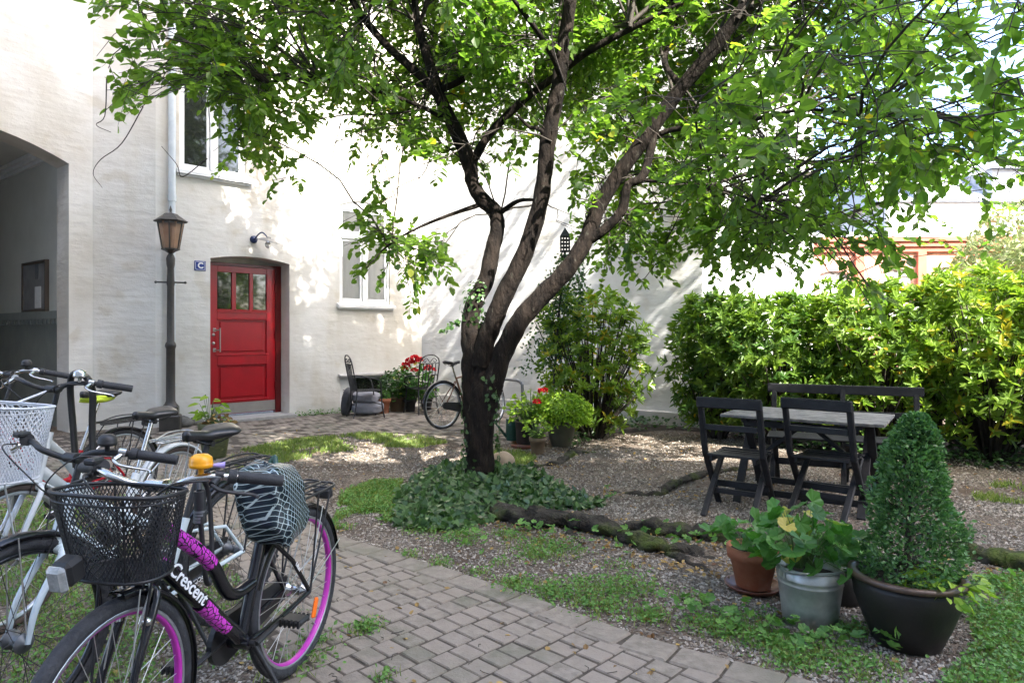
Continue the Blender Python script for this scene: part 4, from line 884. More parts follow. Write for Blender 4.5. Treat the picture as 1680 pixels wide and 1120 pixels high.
# combination lock hanging between the two front bicycles
p0 = P(327, 805, 2.35); q = MB(); q.tube([p0, p0+np.array((.005, 0, -.11))], .02, 14); q.build('lock_body', M['plast'], lk := empty('combination_lock', tuple(p0), label='black cable lock with numbered dials hanging from the pale blue frame', cat='cable lock'), wld=True)
q = MB()
for k in range(4): q.tube([p0+np.array((.002, 0, -.065-.011*k)), p0+np.array((.002, 0, -.073-.011*k))], .0212, 14)
q.build('dial', M['galv'], lk, wld=True)
q = MB(); q.tube(catmull([p0+np.array((0, 0, 0)), p0+np.array((-.02, .05, .04)), p0+np.array((-.02, .12, -.05)), p0+np.array((0, .1, -.3)), p0+np.array((.01, .03, -.32)), p0+np.array((.005, 0, -.11))], 6), .009, 8); q.build('cable', M['plast'], lk, wld=True)
# ------------------------------------------------------------ garden furniture
def leg_pair(): pass
u_ = unit((.83, -.56)); tc0 = np.array((2.43, 5.62)); trz = math.atan2(u_[1], u_[0])
tb = empty('garden_table', (*tc0, 0), trz, 'rectangular slatted table of weathered dark wood between the chairs and the bench', 'table')
q = MB(); 
for k in range(7): q.box((0, -.335+.1117*k, .715), (1.2, .106, .024), bev=.004)
q.build('tabletop', M['woodg'], tb)
q = MB()
for x in (-.42, .42):
    q.bar((x, -.33, .685), (x, .33, .685), .05, .04)
q.bar((-.42, -.3, .66), (.42, -.3, .66), .022, .05); q.bar((-.42, .3, .66), (.42, .3, .66), .022, .05); q.build('apron', M['wood'], tb)
for x in (-.46, .46):
    for sg in (-1, 1):
        q = MB(); xx = x+(.022 if sg > 0 else -.022); q.bar((xx, -sg*.2, .69), (xx, sg*.33, 0.0), .038, .06, up=(1, 0, 0)); q.build('leg', M['wood'], tb)
q = MB(); q.bar((-.48, -.26, .1), (.48, -.26, .1), .03, .05); q.bar((-.48, .26, .1), (.48, .26, .1), .03, .05); q.bar((-.44, 0, .3), (0, 0, .66), .03, .045, up=(0, 1, 0)); q.bar((.44, 0, .3), (0, 0, .66), .03, .045, up=(0, 1, 0)); q.build('brace', M['wood'], tb)
def chair(name, label, loc, rz, width, grp, cat, backh=.90, extra=None):
    # local: sitter faces +y, backrest near y = -.2
    t = empty(name, (*loc, 0), rz, label, cat, grp); w = width/2
    q = MB(); q.box((0, -.27, backh-.035), (width+.05, .024, .085), bev=.009); q.build('top_rail', M['wood'], t)
    for sg in (-1, 1):
        q = MB(); q.tube([(sg*w, -.252, backh-.045), (sg*w, -.256, backh-.02)], .001, 4)
        q.bar((sg*w, -.255, backh-.01), (sg*w, -.13, .45), .034, .046, up=(1, 0, 0), bev=.008); q.bar((sg*w, -.135, .47), (sg*w, .21, .0), .034, .046, up=(1, 0, 0), bev=.006)
        q.build('back_post', M['wood'], t)
        q = MB(); q.bar((sg*(w-.04), .2, .43), (sg*(w-.04), -.3, 0), .03, .045, up=(1, 0, 0), bev=.006); q.build('leg', M['wood'], t)
    q = MB(); q.box((0, -.205, backh-.23), (width-.04, .016, .045), bev=.004); q.build('back_slat', M['wood'], t)
    n = 6; q = MB()
    for k in range(n):
        y = -.145+.074*k; q.box((0, y, .452-.014*math.sin(math.pi*(k+.3)/n)), (width-.045, .052, .018), bev=.004)
    q.build('seat', M['wood'], t)
    q = MB()
    for sg in (-1, 1): q.bar((sg*(w-.055), -.17, .425), (sg*(w-.055), .25, .425), .022, .05)
    q.build('seat_rail', M['wood'], t)
    q = MB(); q.bar((-w, .05, .195), (w, .05, .195), .03, .05); q.bar((-w+.04, -.07, .16), (w-.04, -.07, .16), .025, .04); q.build('stretcher', M['wood'], t)
    return t
chair('folding_chair', 'black slatted folding chair on the left, nearer the tree', (1.775, 5.35), -.60, .44, 'folding garden chairs at the table', 'chair')
chair('folding_chair', 'black slatted folding chair on the right, beside the boxwood', (2.42, 5.25), -.72, .46, 'folding garden chairs at the table', 'chair')
# bench: sitter faces the camera side
bl = np.array((2.5, 6.62)); br_ = np.array((3.66, 6.1)); bcx = (bl+br_)/2; brz = math.atan2(*(br_-bl)[::-1]); BWd = np.linalg.norm(br_-bl)
bn = empty('garden_bench', (*bcx, 0), brz, 'long dark slatted bench with open back behind the table, against the hedge', 'bench')
q = MB(); q.box((0, .0, .865), (BWd+.04, .024, .085), bev=.006); q.build('top_rail', M['wood'], bn)
q = MB(); q.box((0, -.03, .65), (BWd-.03, .02, .05), bev=.004); q.build('back_slat', M['wood'], bn)
for x in (-BWd/2+.04, 0, BWd/2-.04):
    q = MB(); q.bar((x, .01, .9 if abs(x) < .1 else .86), (x, -.075, .43), .036, .045, up=(1, 0, 0), bev=.006); q.bar((x, -.07, .45), (x, -.36, .0), .036, .045, up=(1, 0, 0), bev=.006); q.build('back_post', M['wood'], bn)
    q = MB(); q.bar((x+.03 if x < .1 else x-.03, -.42, .42), (x+.03 if x < .1 else x-.03, .02, 0), .03, .045, up=(1, 0, 0), bev=.006); q.build('leg', M['wood'], bn)
q = MB()
for k in range(6): q.box((0, -.11-.066*k, .452), (BWd, .048, .018), bev=.004)
q.build('seat', M['wood'], bn)
q = MB(); q.bar((-BWd/2, -.2, .2), (BWd/2, -.2, .2), .03, .06)
for x in (-BWd/2+.06, 0, BWd/2-.06): q.bar((x, -.08, .427), (x, -.46, .427), .022, .048)
q.build('stretcher', M['wood'], bn)
# ------------------------------------------------------------ wrought iron chairs by the wall
def iron_chair(label, loc, rz):
    t = empty('iron_chair', (*loc, gz(*loc)), rz, label, 'chair', 'wrought iron garden chairs by the wall'); r = .0115   # faces +y
    for sg in (-1, 1):
        q = MB(); q.tube(catmull([(sg*.2, .2, .45), (sg*.205, .22, .2), (sg*.23, .25, 0)], 4), r, 6); q.build('leg', M['iron'], t)
        q = MB(); q.tube(catmull([(sg*.17, -.2, .45), (sg*.175, -.22, .2), (sg*.2, -.27, 0)], 4), r, 6); q.build('leg', M['iron'], t)
        q = MB(); q.tube(catmull([(sg*.18, -.24, .68), (sg*.24, -.1, .69), (sg*.26, .08, .66), (sg*.25, .17, .6), (sg*.21, .2, .45)], 5), r, 6); q.build('armrest', M['iron'], t)
    q = MB(); q.tube(catmull([(-.17, -.2, .45), (-.19, -.26, .75), (-.18, -.30, .95), (-.1, -.32, 1.03), (0, -.325, 1.05), (.1, -.32, 1.03), (.18, -.30, .95), (.19, -.26, .75), (.17, -.2, .45)], 5), r, 6); q.tube([(-.185, -.29, .9), (.185, -.29, .9)], r*.7, 6)
    bk = q.build('back_frame', M['iron'], t); q = MB()
    for k in range(5):
        x = -.12+.06*k; q.tube([(x*.9, -.2, .46), (x, -.27, .72), (x, -.295, .9)], r*.7, 5)
    for sg in (-1, 1): q.tube(catmull([(0, -.3, .92), (sg*.07, -.31, .99), (sg*.13, -.305, .95), (sg*.1, -.3, .925), (sg*.07, -.3, .945)], 5), r*.6, 5); q.tube(catmull([(sg*.02, -.29, .8), (sg*.045, -.29, .86), (sg*.03, -.295, .895)], 4), r*.6, 5)
    q.build('back_scrolls', M['iron'], bk)
    q = MB(); q.box((0, 0, .452), (.42, .42, .012), bev=.004)
    for k in range(11): q.box((-.2+.04*k, 0, .46), (.012, .41, .006))
    q.tube(catmull([(-.2, .2, .45), (0, .235, .45), (.2, .2, .45)], 4), .011, 6); q.build('seat', M['iron'], t)
    q = MB(); q.tube([(-.2, .21, .22), (.2, .21, .22)], r*.7, 5); q.tube([(-.18, -.22, .22), (.18, -.22, .22)], r*.7, 5); q.build('stretcher', M['iron'], t); return t
def GW(px, py): return G(px, py)[:2]
iron_chair('black wrought iron armchair on the left, over the grey cushions', tuple(GW(600, 684)), -1.05)
iron_chair('black wrought iron armchair on the right, in front of the red geraniums', tuple(GW(692, 678)), .62)
def cushion(label, c, size, rot, seed, m='cloth'):
    q = MB(lambda p: tuple(np.array(Matrix.Rotation(rot[0], 3, 'X') @ (Matrix.Rotation(rot[1], 3, 'Y') @ Vector(p)))+c)); blob(q, (0, 0, 0), size, amp=.03, seed=seed)
    o = q.build('cushion', M[m], None, label=label, cat='cushion'); return o
cg = np.array((*GW(598, 682), 0.0)); cg[2] = gz(*cg[:2])
cushion('grey cushion, lower of the two folded under the left iron chair', cg+np.array((.02, .16, .13)), (.27, .2, .1), (.15, 0), 2); cushion('grey cushion, upper of the two folded under the left iron chair', cg+np.array((-.02, .2, .31)), (.24, .18, .09), (.1, .05), 4)
cushion('dark grey rolled cushion propped left of the folded cushions', cg+np.array((-.32, .1, .24)), (.08, .18, .24), (.1, .15), 6, 'cloth2')
# ------------------------------------------------------------ bike stand, watering can
a = GW(857, 688); b_ = GW(815, 683); q = MB(); za = gz(*a); q.tube(catmull([(a[0], a[1], za-.1), (a[0], a[1], za+.5), (a[0]-.03, a[1]+.02, za+.6), (a[0]-.12, a[1]+.06, za+.64), (b_[0]+.02, b_[1], za+.62), (b_[0], b_[1], za+.5), (b_[0], b_[1], za-.1)], 6), .025, 12); q.tube([(a[0], a[1], za+.15), (b_[0], b_[1], za+.15)], .014, 8)
q.build('bike_stand', M['galv'], None, label='grey bent steel tube bike stand beside the old bicycle', cat='bike stand')
wcl = GW(841, 722); wc = empty('watering_can', (*wcl, 0), .3, 'dark green watering can with an arched handle on the gravel', 'watering can')
s_ = 1.0
q = MB(); q.lathe([(0, .003), (.082, .003), (.088, .02), (.088, .2), (.09, .205), (.088, .21), (.086, .275), (.09, .28), (.07, .285), (.03, .287)], n=28); q.build('body', M['can'], wc)
q = MB(); q.tube(catmull([(.05, 0, .28), (.045, 0, .4), (0, 0, .43), (-.03, 0, .40), (-.03, 0, .285)], 5), .011, 8, flat=.6); q.tube(catmull([(.085, 0, .24), (.13, 0, .22), (.13, 0, .12), (.087, 0, .08)], 5), .009, 8); q.build('handle', M['can'], wc)
q = MB(); q.tube([(-.085, 0, .05), (-.2, .02, .2), (-.24, .03, .27)], [.02, .013, .011], 10); q.build('spout', M['can'], wc)
# ------------------------------------------------------------ leaf kit
TL = np.array([(0, 0, 0), (.32, .5, .10), (.72, .40, .07), (1, 0, -.05), (.72, -.40, .07), (.32, -.5, .10)]); TF = np.array([(0, 5, 4, 3), (0, 3, 2, 1)])
def lobed(n=5, inner=.72):
    v = [(0, 0, 0)]
    for i in range(2*n-1):
        a = -2.3+4.6*i/(2*n-2); r = .52*(1 if i % 2 == 0 else inner); v.append((.5+r*math.cos(a)*1.0, r*math.sin(a), .05*abs(math.sin(a))))
    return np.array(v), np.array([list(range(len(v)))])
def nrmz(a): return a/(np.linalg.norm(a, axis=-1, keepdims=True)+1e-9)
def leaves(pos, dirv, up, L, W, T=None, Fc=None):
    T = TL if T is None else T; Fc = TF if Fc is None else Fc
    d = nrmz(dirv); s = nrmz(np.cross(up, d)); n = np.cross(d, s); k = len(T)
    V = pos[:, None]+d[:, None]*(T[:, 0]*1)[None, :, None]*L[:, None, None]+s[:, None]*T[None, :, 1, None]*W[:, None, None]+n[:, None]*T[None, :, 2, None]*L[:, None, None]
    FF = (np.arange(len(pos))*k)[:, None, None]+Fc[None]
    return V.reshape(-1, 3), FF.reshape(-1, Fc.shape[1])
def scallop(n=23, c=7, amp=.07):
    v = [(.42, 0, -.09)]
    for i in range(n+1):
        a = -2.75+5.5*i/n; r_ = .5*(1+amp*math.cos(a*c)); v.append((.42+r_*math.cos(a), r_*math.sin(a), .07*math.cos(a*c)*.5+.04))
    return np.array(v), np.array([(0, i, i+1) for i in range(1, n+1)])
def rn(*s): return rng.normal(size=s)
def ru(a, b, *s): return rng.uniform(a, b, s)
def soil(b, c, r, z):
    b.lathe([(0, z+.01), (r*.5, z+.012), (r, z)], (c[0], c[1], 0), n=20)
def pot(name, label, loc, prof, m, cat='flower pot', rim=None, rimm=None, soilz=None, soilr=None, group=None, z0=0):
    t = empty(name, (loc[0], loc[1], z0), 0, label, cat, group)
    q = MB(); q.lathe(prof, n=40); q.build('pot_body', m, t)
    if rim: q = MB(); q.lathe(rim, n=40, closed=True); q.build('rim', rimm or m, t)
    q = MB(); q.lathe([(0, soilz+.01), (soilr*.6, soilz+.008), (soilr, soilz)], n=24); q.build('soil', M['soil'], t)
    return t
# foliage plant: stems from a centre, leaves on top
def plant(name, label, base, n, spread, h, L, W, m, T=None, Fc=None, stem=.0025, flat=.4, cat='plant', kind=None, low=0.2, group=None, up=.8, droop=.2):
    base = np.array(base, float); t = empty(name, tuple(base), 0, label, cat, group)
    a = ru(0, 6.283, n); rr_ = spread*np.sqrt(ru(0, 1, n)); hh = h*(low+(1-low)*ru(0, 1, n)**.8)*(1-.45*(rr_/spread)**2)
    tip = np.stack([rr_*np.cos(a), rr_*np.sin(a), hh], 1)
    q = MB()
    for p in tip[::max(1, n//140)]:
        b0 = np.array((p[0]*.25, p[1]*.25, 0)); q.tube([b0, b0*.6+p*.4+np.array((0, 0, h*.12)), p], [stem, stem*.6], 4, cap=False)
    q.build('stems', M['twig'] if cat != 'plant' else M['stemg'], t)
    out = np.stack([np.cos(a), np.sin(a), np.zeros(n)], 1)+rn(n, 3)*.5; out[:, 2] = -droop+rn(n)*.25
    upv = nrmz(np.stack([np.zeros(n), np.zeros(n), np.ones(n)], 1)+rn(n, 3)*flat)
    V, Fc_ = leaves(tip, out, upv, ru(.7, 1.15, n)*L, ru(.75, 1.1, n)*W, T, Fc)
    fast('foliage', V, Fc_, m, t, np.repeat(ru(0, 1, n), len(TL if T is None else T)))
    return t
M['stemg'] = mat('green_stem', (.08, .14, .04), (.12, .2, .06), sc=10, rough=.6)
LB, LBF = scallop(); IV, IVF = lobed(3, .62)
# ------------------------------------------------------------ foreground pots
bp_ = (1.775, 3.07)
pot('large_pot', 'large dark glazed round pot holding the boxwood cone', bp_, [(0, .0), (.12, 0), (.135, .01), (.175, .1), (.215, .21), (.222, .27), (.215, .30), (.2, .30), (.19, .27)], M['potdark'], rim=[(.214, .295), (.238, .302), (.242, .315), (.236, .325), (.205, .322), (.196, .30)], rimm=M['potrim'], soilz=.27, soilr=.205)
bk = (1.44, 3.30)
zb_ = empty('zinc_bucket', (*bk, 0), .3, 'galvanised zinc bucket planted with lobed green leaves, left of the large pot', 'bucket')
q = MB(); q.lathe([(0, .012), (.118, .012), (.12, 0), (.123, 0), (.134, .1), (.147, .2), (.1495, .203), (.148, .206), (.15, .225), (.1525, .228), (.151, .231), (.157, .28), (.153, .28), (.147, .22), (.12, .02)], n=44); q.build('bucket_body', M['zinc'], zb_)
q = MB(); q.ring((0, 0, .282), .157, .0045, n=44); q.build('rim', M['zinc'], zb_)
q = MB(); 
for sg in (-1, 1): q.box((sg*.158, 0, .255), (.012, .035, .05), bev=.004)
q.build('handle_lug', M['zinc'], zb_)
q = MB(); q.tube([(.165*math.cos(a), -.168*math.sin(a), .265+.03*math.sin(a)) for a in np.linspace(0, math.pi, 30)], .0038, 7); q.build('bail_handle', M['zinc'], zb_)
q = MB(); q.lathe([(0, .24), (.1, .236), (.148, .225)], n=24); q.build('soil', M['soil'], zb_)
tp = (1.315, 3.72)
tz = empty('terracotta_pot', (*tp, 0.012), 0, 'terracotta pot with a few pale ragged leaves, standing on a saucer', 'flower pot')
q = MB(); q.lathe([(0, .008), (.085, .008), (.09, .012), (.122, .165), (.137, .167), (.142, .225), (.132, .228), (.125, .2), (.12, .17)], n=40); q.build('pot_body', M['terra'], tz)
q = MB(); q.lathe([(0, .205), (.127, .2)], n=20); q.build('soil', M['soil'], tz)
q = MB(); q.lathe([(0, .0), (.12, 0), (.15, .028), (.152, .034), (.144, .032), (.115, .008), (0, .008)], (tp[0], tp[1], .003), n=40); q.build('plant_saucer', M['terrd'], None, label='brown glazed clay saucer under the terracotta pot', cat='saucer')
dp = (1.71, 3.60)
pot('flower_pot', 'plain dark pot half hidden between bucket and large pot', dp, [(0, 0), (.13, 0), (.14, .02), (.165, .24), (.158, .24), (.15, .2)], M['potdark'], rim=[(.163, .235), (.176, .238), (.178, .252), (.158, .25)], rimm=M['potbrown'], soilz=.22, soilr=.155)
def heap_plant(name, label, base, specs, m, cat='plant'):
    pass
plant('geranium', 'broad lobed geranium leaves growing from the zinc bucket', (bk[0]-.03, bk[1], .27), 80, .21, .33, .1, .11, M['ger'], LB, LBF, flat=.6, low=.12, droop=.3)
plant('potted_plant', 'pale ragged leaves sprouting from the terracotta pot', (tp[0]-.03, tp[1], .21), 18, .15, .22, .13, .12, M['ger'], LB, LBF, flat=.6, low=.35)
plant('potted_plant', 'small frothy green weeds filling the half hidden dark pot', (dp[0], dp[1], .22), 900, .16, .14, .022, .014, M['clover'], flat=.7, low=.1)
plant('potted_plant', 'light green weeds trailing over the front of the large pot', (bp_[0]+.1, bp_[1]-.12, .27), 110, .16, .11, .05, .03, M['lime'], flat=.6, low=.05)
# boxwood cone
bx = empty('boxwood', (bp_[0], bp_[1], .27), 0, 'dense clipped boxwood cone leaning slightly right in the large pot', 'shrub')
q = MB(); q.tube(catmull([(0, 0, 0), (.01, 0, .3), (.03, 0, .7)], 5), [.018, .006], 8)
n = 9500; zz = ru(0, 1, n)**.85; ang = ru(0, 6.283, n)
def boxr(z, a): return (.205*(1-z)**.5*(.84+.16*np.minimum(1, z*6))+.01)*(1+.13*np.sin(3*a+11*z)+.08*np.sin(7*a-17*z)+.07*np.sin(z*23+a))
rr_ = boxr(zz, ang)*(1-.4*ru(0, 1, n)**1.8)*(1+.16*(ru(0, 1, n) > .96)); kpb = (np.sin(ang*4+zz*19)*np.sin(ang*2.3-zz*27)+ru(-.6, .6, n)) > -.75; zz, ang, rr_ = zz[kpb], ang[kpb], rr_[kpb]; n = len(zz)
pos = np.stack([rr_*np.cos(ang)+.05*zz+.018*np.sin(6*zz), rr_*np.sin(ang), zz*.76], 1)
for i in range(0, n, 28): q.tube([(pos[i, 0]*.15+.03*zz[i], pos[i, 1]*.15, pos[i, 2]*.85), pos[i]], .0016, 3, cap=False)
q.build('trunk', M['twig'], bx)
out = np.stack([np.cos(ang), np.sin(ang), np.full(n, .5)], 1)+rn(n, 3)*.7
V, Fc_ = leaves(pos, out, nrmz(rn(n, 3)+np.stack([np.cos(ang), np.sin(ang), np.full(n, .8)], 1)), ru(.017, .027, n), ru(.011, .016, n)); fast('crown', V, Fc_, M['box'], bx, np.repeat(np.clip(ru(0, 1, n)*.9, 0, 1), 6))
# ------------------------------------------------------------ planter by the door, middle pots, geraniums
wpl = GW(352, 752); wp = empty('woven_planter', (*wpl, 0), 0, 'tall green woven planter behind the bicycles, near the doorstep', 'planter')
q = MB(); q.lathe([(0, 0), (.11, 0), (.12, .02), (.17, .35), (.175, .40), (.165, .4), (.155, .36)], n=36); q.build('pot_body', M['wicker'], wp)
q = MB(); q.lathe([(0, .37), (.16, .36)], n=20); q.build('soil', M['soil'], wp)
plant('potted_plant', 'thin light green plant in the woven planter', (wpl[0]-.05, wpl[1], .37), 30, .15, .36, .12, .05, M['lime'], flat=.5, low=.2, stem=.004)
plant('potted_plant', 'low dark red and green leaves at the edge of the woven planter', (wpl[0]+.08, wpl[1]-.04, .36), 60, .13, .14, .06, .04, M['dead'], flat=.7, low=.05)
mp = GW(922, 734)+np.array((0, .12)); s_ = 1
pot('large_pot', 'olive glazed round pot overflowing with bright yellow green foliage', mp, [(0, 0), (.11, 0), (.12, .01), (.155, .12), (.175, .25), (.178, .30), (.165, .30), (.16, .26)], M['potolive'], rim=[(.17, .295), (.19, .298), (.192, .315), (.165, .312)], rimm=M['potolive'], soilz=.27, soilr=.165)
plant('potted_plant', 'bright yellow green mound of leaves in the olive pot', (mp[0], mp[1]-.02, .27), 2600, .36, .42, .055, .026, M['lime'], flat=.8, low=.03, droop=.35)
p2 = GW(882, 744); pot('flower_pot', 'small dark clay pot in front of the olive pot', p2, [(0, 0), (.065, 0), (.07, .01), (.088, .14), (.095, .142), (.1, .19), (.092, .19), (.085, .16)], M['potbrown'], soilz=.165, soilr=.09)
plant('potted_plant', 'thin leafy stems in the small dark clay pot', (p2[0], p2[1], .16), 70, .16, .26, .055, .04, M['lime'], flat=.7, low=.15)
p3 = GW(864, 733); pot('flower_pot', 'black plastic tub behind the small clay pot', p3, [(0, 0), (.12, 0), (.125, .01), (.14, .26), (.146, .262), (.145, .28), (.135, .28)], M['plast'], soilz=.25, soilr=.135, z0=.045)
q = MB(); q.lathe([(0, .0), (.19, 0), (.2, .05), (.195, .05), (.185, .01), (0, .01)], (p3[0], p3[1], .003), n=30); q.build('plant_saucer', M['terrd'], None, label='wide brown tray under the black plastic tub', cat='saucer')
ger_mid = plant('geranium', 'red flowered geranium growing from the black plastic tub', (p3[0]+.05, p3[1]+.02, .29), 260, .3, .42, .06, .06, M['lime'], flat=.7, low=.05)
def flowers(root, heads, r=.05, petals=26, s=.028):
    for h in heads:
        h = np.array(h, float); n = petals; d = nrmz(rn(n, 3)); d[:, 2] = np.abs(d[:, 2])*.7; V, Fc_ = leaves(h+d*r*.5, d+rn(n, 3)*.4, rn(n, 3), np.full(n, s*1.2), np.full(n, s)); fast('flower_head', V, Fc_, M['petal'], root, wld=True)
flowers(ger_mid, [P(889, 642, 8.1), P(881, 660, 8.0), P(893, 641, 8.2)], .05, 30, .03)
def mini(label, px, py, r, h, m, dy=0.0):
    c = GW(px, py); z = gz(*c); return pot('flower_pot', label, c, [(0, 0), (r*.68, 0), (r*.72, .01), (r*.92, h*.75), (r*1.05, h*.77), (r*1.08, h), (r*.98, h), (r*.9, h*.8)], m, soilz=h*.86, soilr=r*.95, z0=z), c, z
_, c, z = mini('terracotta pot between the two iron chairs', 630, 678, .115, .27, M['terra'])
plant('potted_plant', 'grey green herb in the terracotta pot by the iron chair', (c[0], c[1], z+.24), 110, .1, .2, .05, .03, M['clover'], low=.1)
_, c, z = mini('wide brown clay pot right of the terracotta pot', 652, 675, .17, .3, M['potbrown'])
plant('potted_plant', 'dark green bushy plant in the wide brown clay pot', (c[0], c[1], z+.26), 900, .33, .55, .06, .045, M['ivy'], low=.02, flat=.7)
_, c, z = mini('black plastic pot under the geraniums', 673, 676, .11, .24, M['plast'])
gm_ = plant('geranium', 'tall geranium with scarlet flower heads against the wall', (c[0]+.02, c[1]+.1, z+.2), 420, .36, .75, .075, .075, M['ger'], LB, LBF, low=.05, flat=.6)
Yf = c[1]+.05
flowers(gm_, [P(672, 592, Yf), P(680, 588, Yf), P(687, 591, Yf), P(676, 597, Yf), P(666, 599, Yf), P(680, 609, Yf), P(702, 604, Yf), P(708, 607, Yf), P(663, 606, Yf+.1)], .085, 34, .045)
_, c, z = mini('second black plastic pot, behind the right iron chair', 700, 672, .12, .26, M['plast'])
plant('potted_plant', 'low leafy plant behind the right iron chair', (c[0], c[1], z+.22), 200, .2, .3, .06, .05, M['ger'], low=.05)
# boulder, rocks by the lamp
q = MB(lambda p: p); bo = G(824, 772); q.sphere((bo[0], bo[1]+.1, .07), .13, 20, 12, (1, .9, .85), rough=.05); q.build('boulder', M['stone'], None, label='smooth tan boulder behind the foot of the tree trunk', cat='boulder')
for i, (px, py, r) in enumerate(((300, 700, .13), (322, 697, .1))):
    c = GW(px, py); q = MB(); q.sphere((c[0], c[1], r*.4), r, 10, 7, (1.2, .9, .8), rough=.16); q.build('rock', M['rock'], None, label=('rough grey rock next to the foot of the lamp post', 'smaller grey rock between the lamp post and the door')[i], cat='rock', group='rocks by the house wall')
# iron garden lantern post with ivy
lpz = 8.95; lx = (905-840)/F*lpz; ip = empty('garden_lantern', (lx, lpz, 0), 0, 'slim black post topped by a pierced house shaped lantern, wrapped in ivy', 'lantern')
topx = (927-840)/F*lpz; ztop = H+(HZ-373)/F*lpz; zbase = H+(HZ-412)/F*lpz
q = MB(); q.tube([(lx-.03, lpz, -.05), (lx+.1, lpz, 1.7), (topx, lpz, zbase)], .016, 8); q.build('post', M['iron'], ip, wld=True)
q = MB(); w_ = .055; hh = H+(HZ-388)/F*lpz
q.add([(topx-w_*1.25, lpz-w_*1.25, hh), (topx+w_*1.25, lpz-w_*1.25, hh), (topx+w_*1.25, lpz+w_*1.25, hh), (topx-w_*1.25, lpz+w_*1.25, hh), (topx, lpz, ztop)], [(0, 1, 4), (1, 2, 4), (2, 3, 4), (3, 0, 4), (3, 2, 1, 0)]); q.build('roof', M['iron'], ip, wld=True)
q = MB(); dzh = (hh-zbase)
for yy in (-1, 1):
    for k in range(4): q.box((topx-w_+k*w_*2/3, lpz+yy*w_, zbase+dzh/2), (.014, .008, dzh))
    for k in range(5): q.box((topx, lpz+yy*w_, zbase+dzh*k/4), (2*w_+.02, .007, .014))
for xx in (-1, 1):
    for k in range(4): q.box((topx+xx*w_, lpz-w_+k*w_*2/3, zbase+dzh/2), (.008, .014, dzh-.004))
    for k in range(5): q.box((topx+xx*w_, lpz, zbase+dzh*k/4), (.007, 2*w_-.01, .013))
q.box((topx, lpz, zbase-.005), (2.3*w_, 2.3*w_, .012)); q.build('lantern_cage', M['iron'], ip, wld=True)
# ------------------------------------------------------------ the big tree
TB = G(785, 797); tree = empty('cherry_tree', tuple(TB), 0, 'large spreading cherry tree with three dark gnarled stems from one trunk, ivy at its foot', 'tree')
def pp(l): return [P(a, b, c) for a, b, c in l]
q = MB()
def limb(pts, r, n=14, seg=9, rough=.1): q.tube(catmull(pp(pts), seg), [v*.79 for v in r], n, rough=rough)
limb([(783, 815, 6.3), (783, 795, 6.29), (783, 765, 6.28), (781, 700, 6.28), (777, 650, 6.28), (776, 600, 6.28), (779, 560, 6.28), (779, 532, 6.3)], [.18, .15, .138, .138, .135, .132, .13, .09], 22, rough=.12)
limb([(792, 790, 6.22), (793, 740, 6.2), (796, 690, 6.2), (804, 650, 6.19), (814, 612, 6.18), (828, 572, 6.15), (851, 530, 6.12), (887, 487, 6.08), (929, 444, 6.0), (958, 400, 5.97), (980, 345, 5.95), (1012, 290, 5.9), (1060, 225, 5.8), (1112, 152, 5.7), (1165, 88, 5.55), (1215, 20, 5.4), (1260, -60, 5.3), (1320, -200, 5.1)], [.10, .105, .11, .118, .117, .115, .112, .105, .095, .09, .085, .082, .078, .075, .072, .062, .05, .03], 18)
limb([(790, 815, 6.25), (789, 780, 6.24), (789, 700, 6.24), (790, 650, 6.24), (792, 615, 6.24), (794, 585, 6.22)], [.17, .15, .14, .15, .13, .06], 18, rough=.12)
limb([(776, 590, 6.3), (770, 548, 6.32), (776, 505, 6.34), (796, 462, 6.38), (808, 410, 6.42), (816, 375, 6.44), (810, 345, 6.45), (790, 326, 6.46), (776, 302, 6.48), (770, 270, 6.5), (748, 215, 6.52), (722, 160, 6.55), (702, 95, 6.6), (686, 40, 6.65), (676, -30, 6.7), (655, -170, 6.8)], [.11, .10, .10, .098, .09, .086, .09, .09, .078, .09, .085, .075, .06, .05, .04, .025], 18)
limb([(790, 600, 6.2), (796, 565, 6.18), (808, 530, 6.15), (826, 487, 6.1), (857, 423, 6.05), (884, 345, 6.0), (893, 285, 5.95), (900, 225, 5.9), (914, 150, 5.85), (925, 80, 5.8), (935, 0, 5.75), (950, -150, 5.6), (940, -300, 5.5)], [.115, .112, .108, .105, .098, .092, .085, .09, .078, .074, .07, .05, .025], 18)
limb([(774, 268, 6.5), (802, 222, 6.45), (850, 172, 6.35), (905, 130, 6.2), (965, 85, 6.0), (1040, 45, 5.8), (1120, 5, 5.6)], [.055, .05, .045, .04, .04, .032, .02], 10)
limb([(725, 165, 6.55), (690, 125, 6.6), (645, 85, 6.7), (600, 35, 6.8), (565, -25, 6.9), (540, -90, 7)], [.06, .055, .05, .045, .038, .02], 10)
limb([(718, 150, 6.55), (760, 128, 6.5), (782, 85, 6.45), (798, 35, 6.4), (806, -60, 6.35)], [.04, .042, .038, .03, .02], 10)
limb([(900, 228, 5.9), (885, 212, 5.85), (868, 208, 5.8), (848, 188, 5.7)], [.03, .025, .02, .012], 8)
limb([(955, 400, 5.98), (992, 376, 5.9), (1020, 345, 5.85), (1030, 305, 5.8), (1052, 292, 5.78), (1064, 262, 5.78), (1074, 215, 5.78)], [.06, .055, .055, .045, .048, .045, .045], 12)
limb([(1075, 222, 5.78), (1110, 212, 5.7), (1160, 213, 5.5), (1230, 198, 5.2), (1320, 180, 4.8), (1420, 190, 4.4)], [.03, .03, .026, .022, .015, .008], 8)
limb([(1050, 295, 5.8), (1100, 300, 5.7), (1160, 305, 5.4), (1240, 330, 5.0)], [.02, .016, .012, .006], 7)
limb([(816, 352, 6.44), (850, 330, 6.3), (880, 328, 6.2)], [.035, .025, .015], 8)
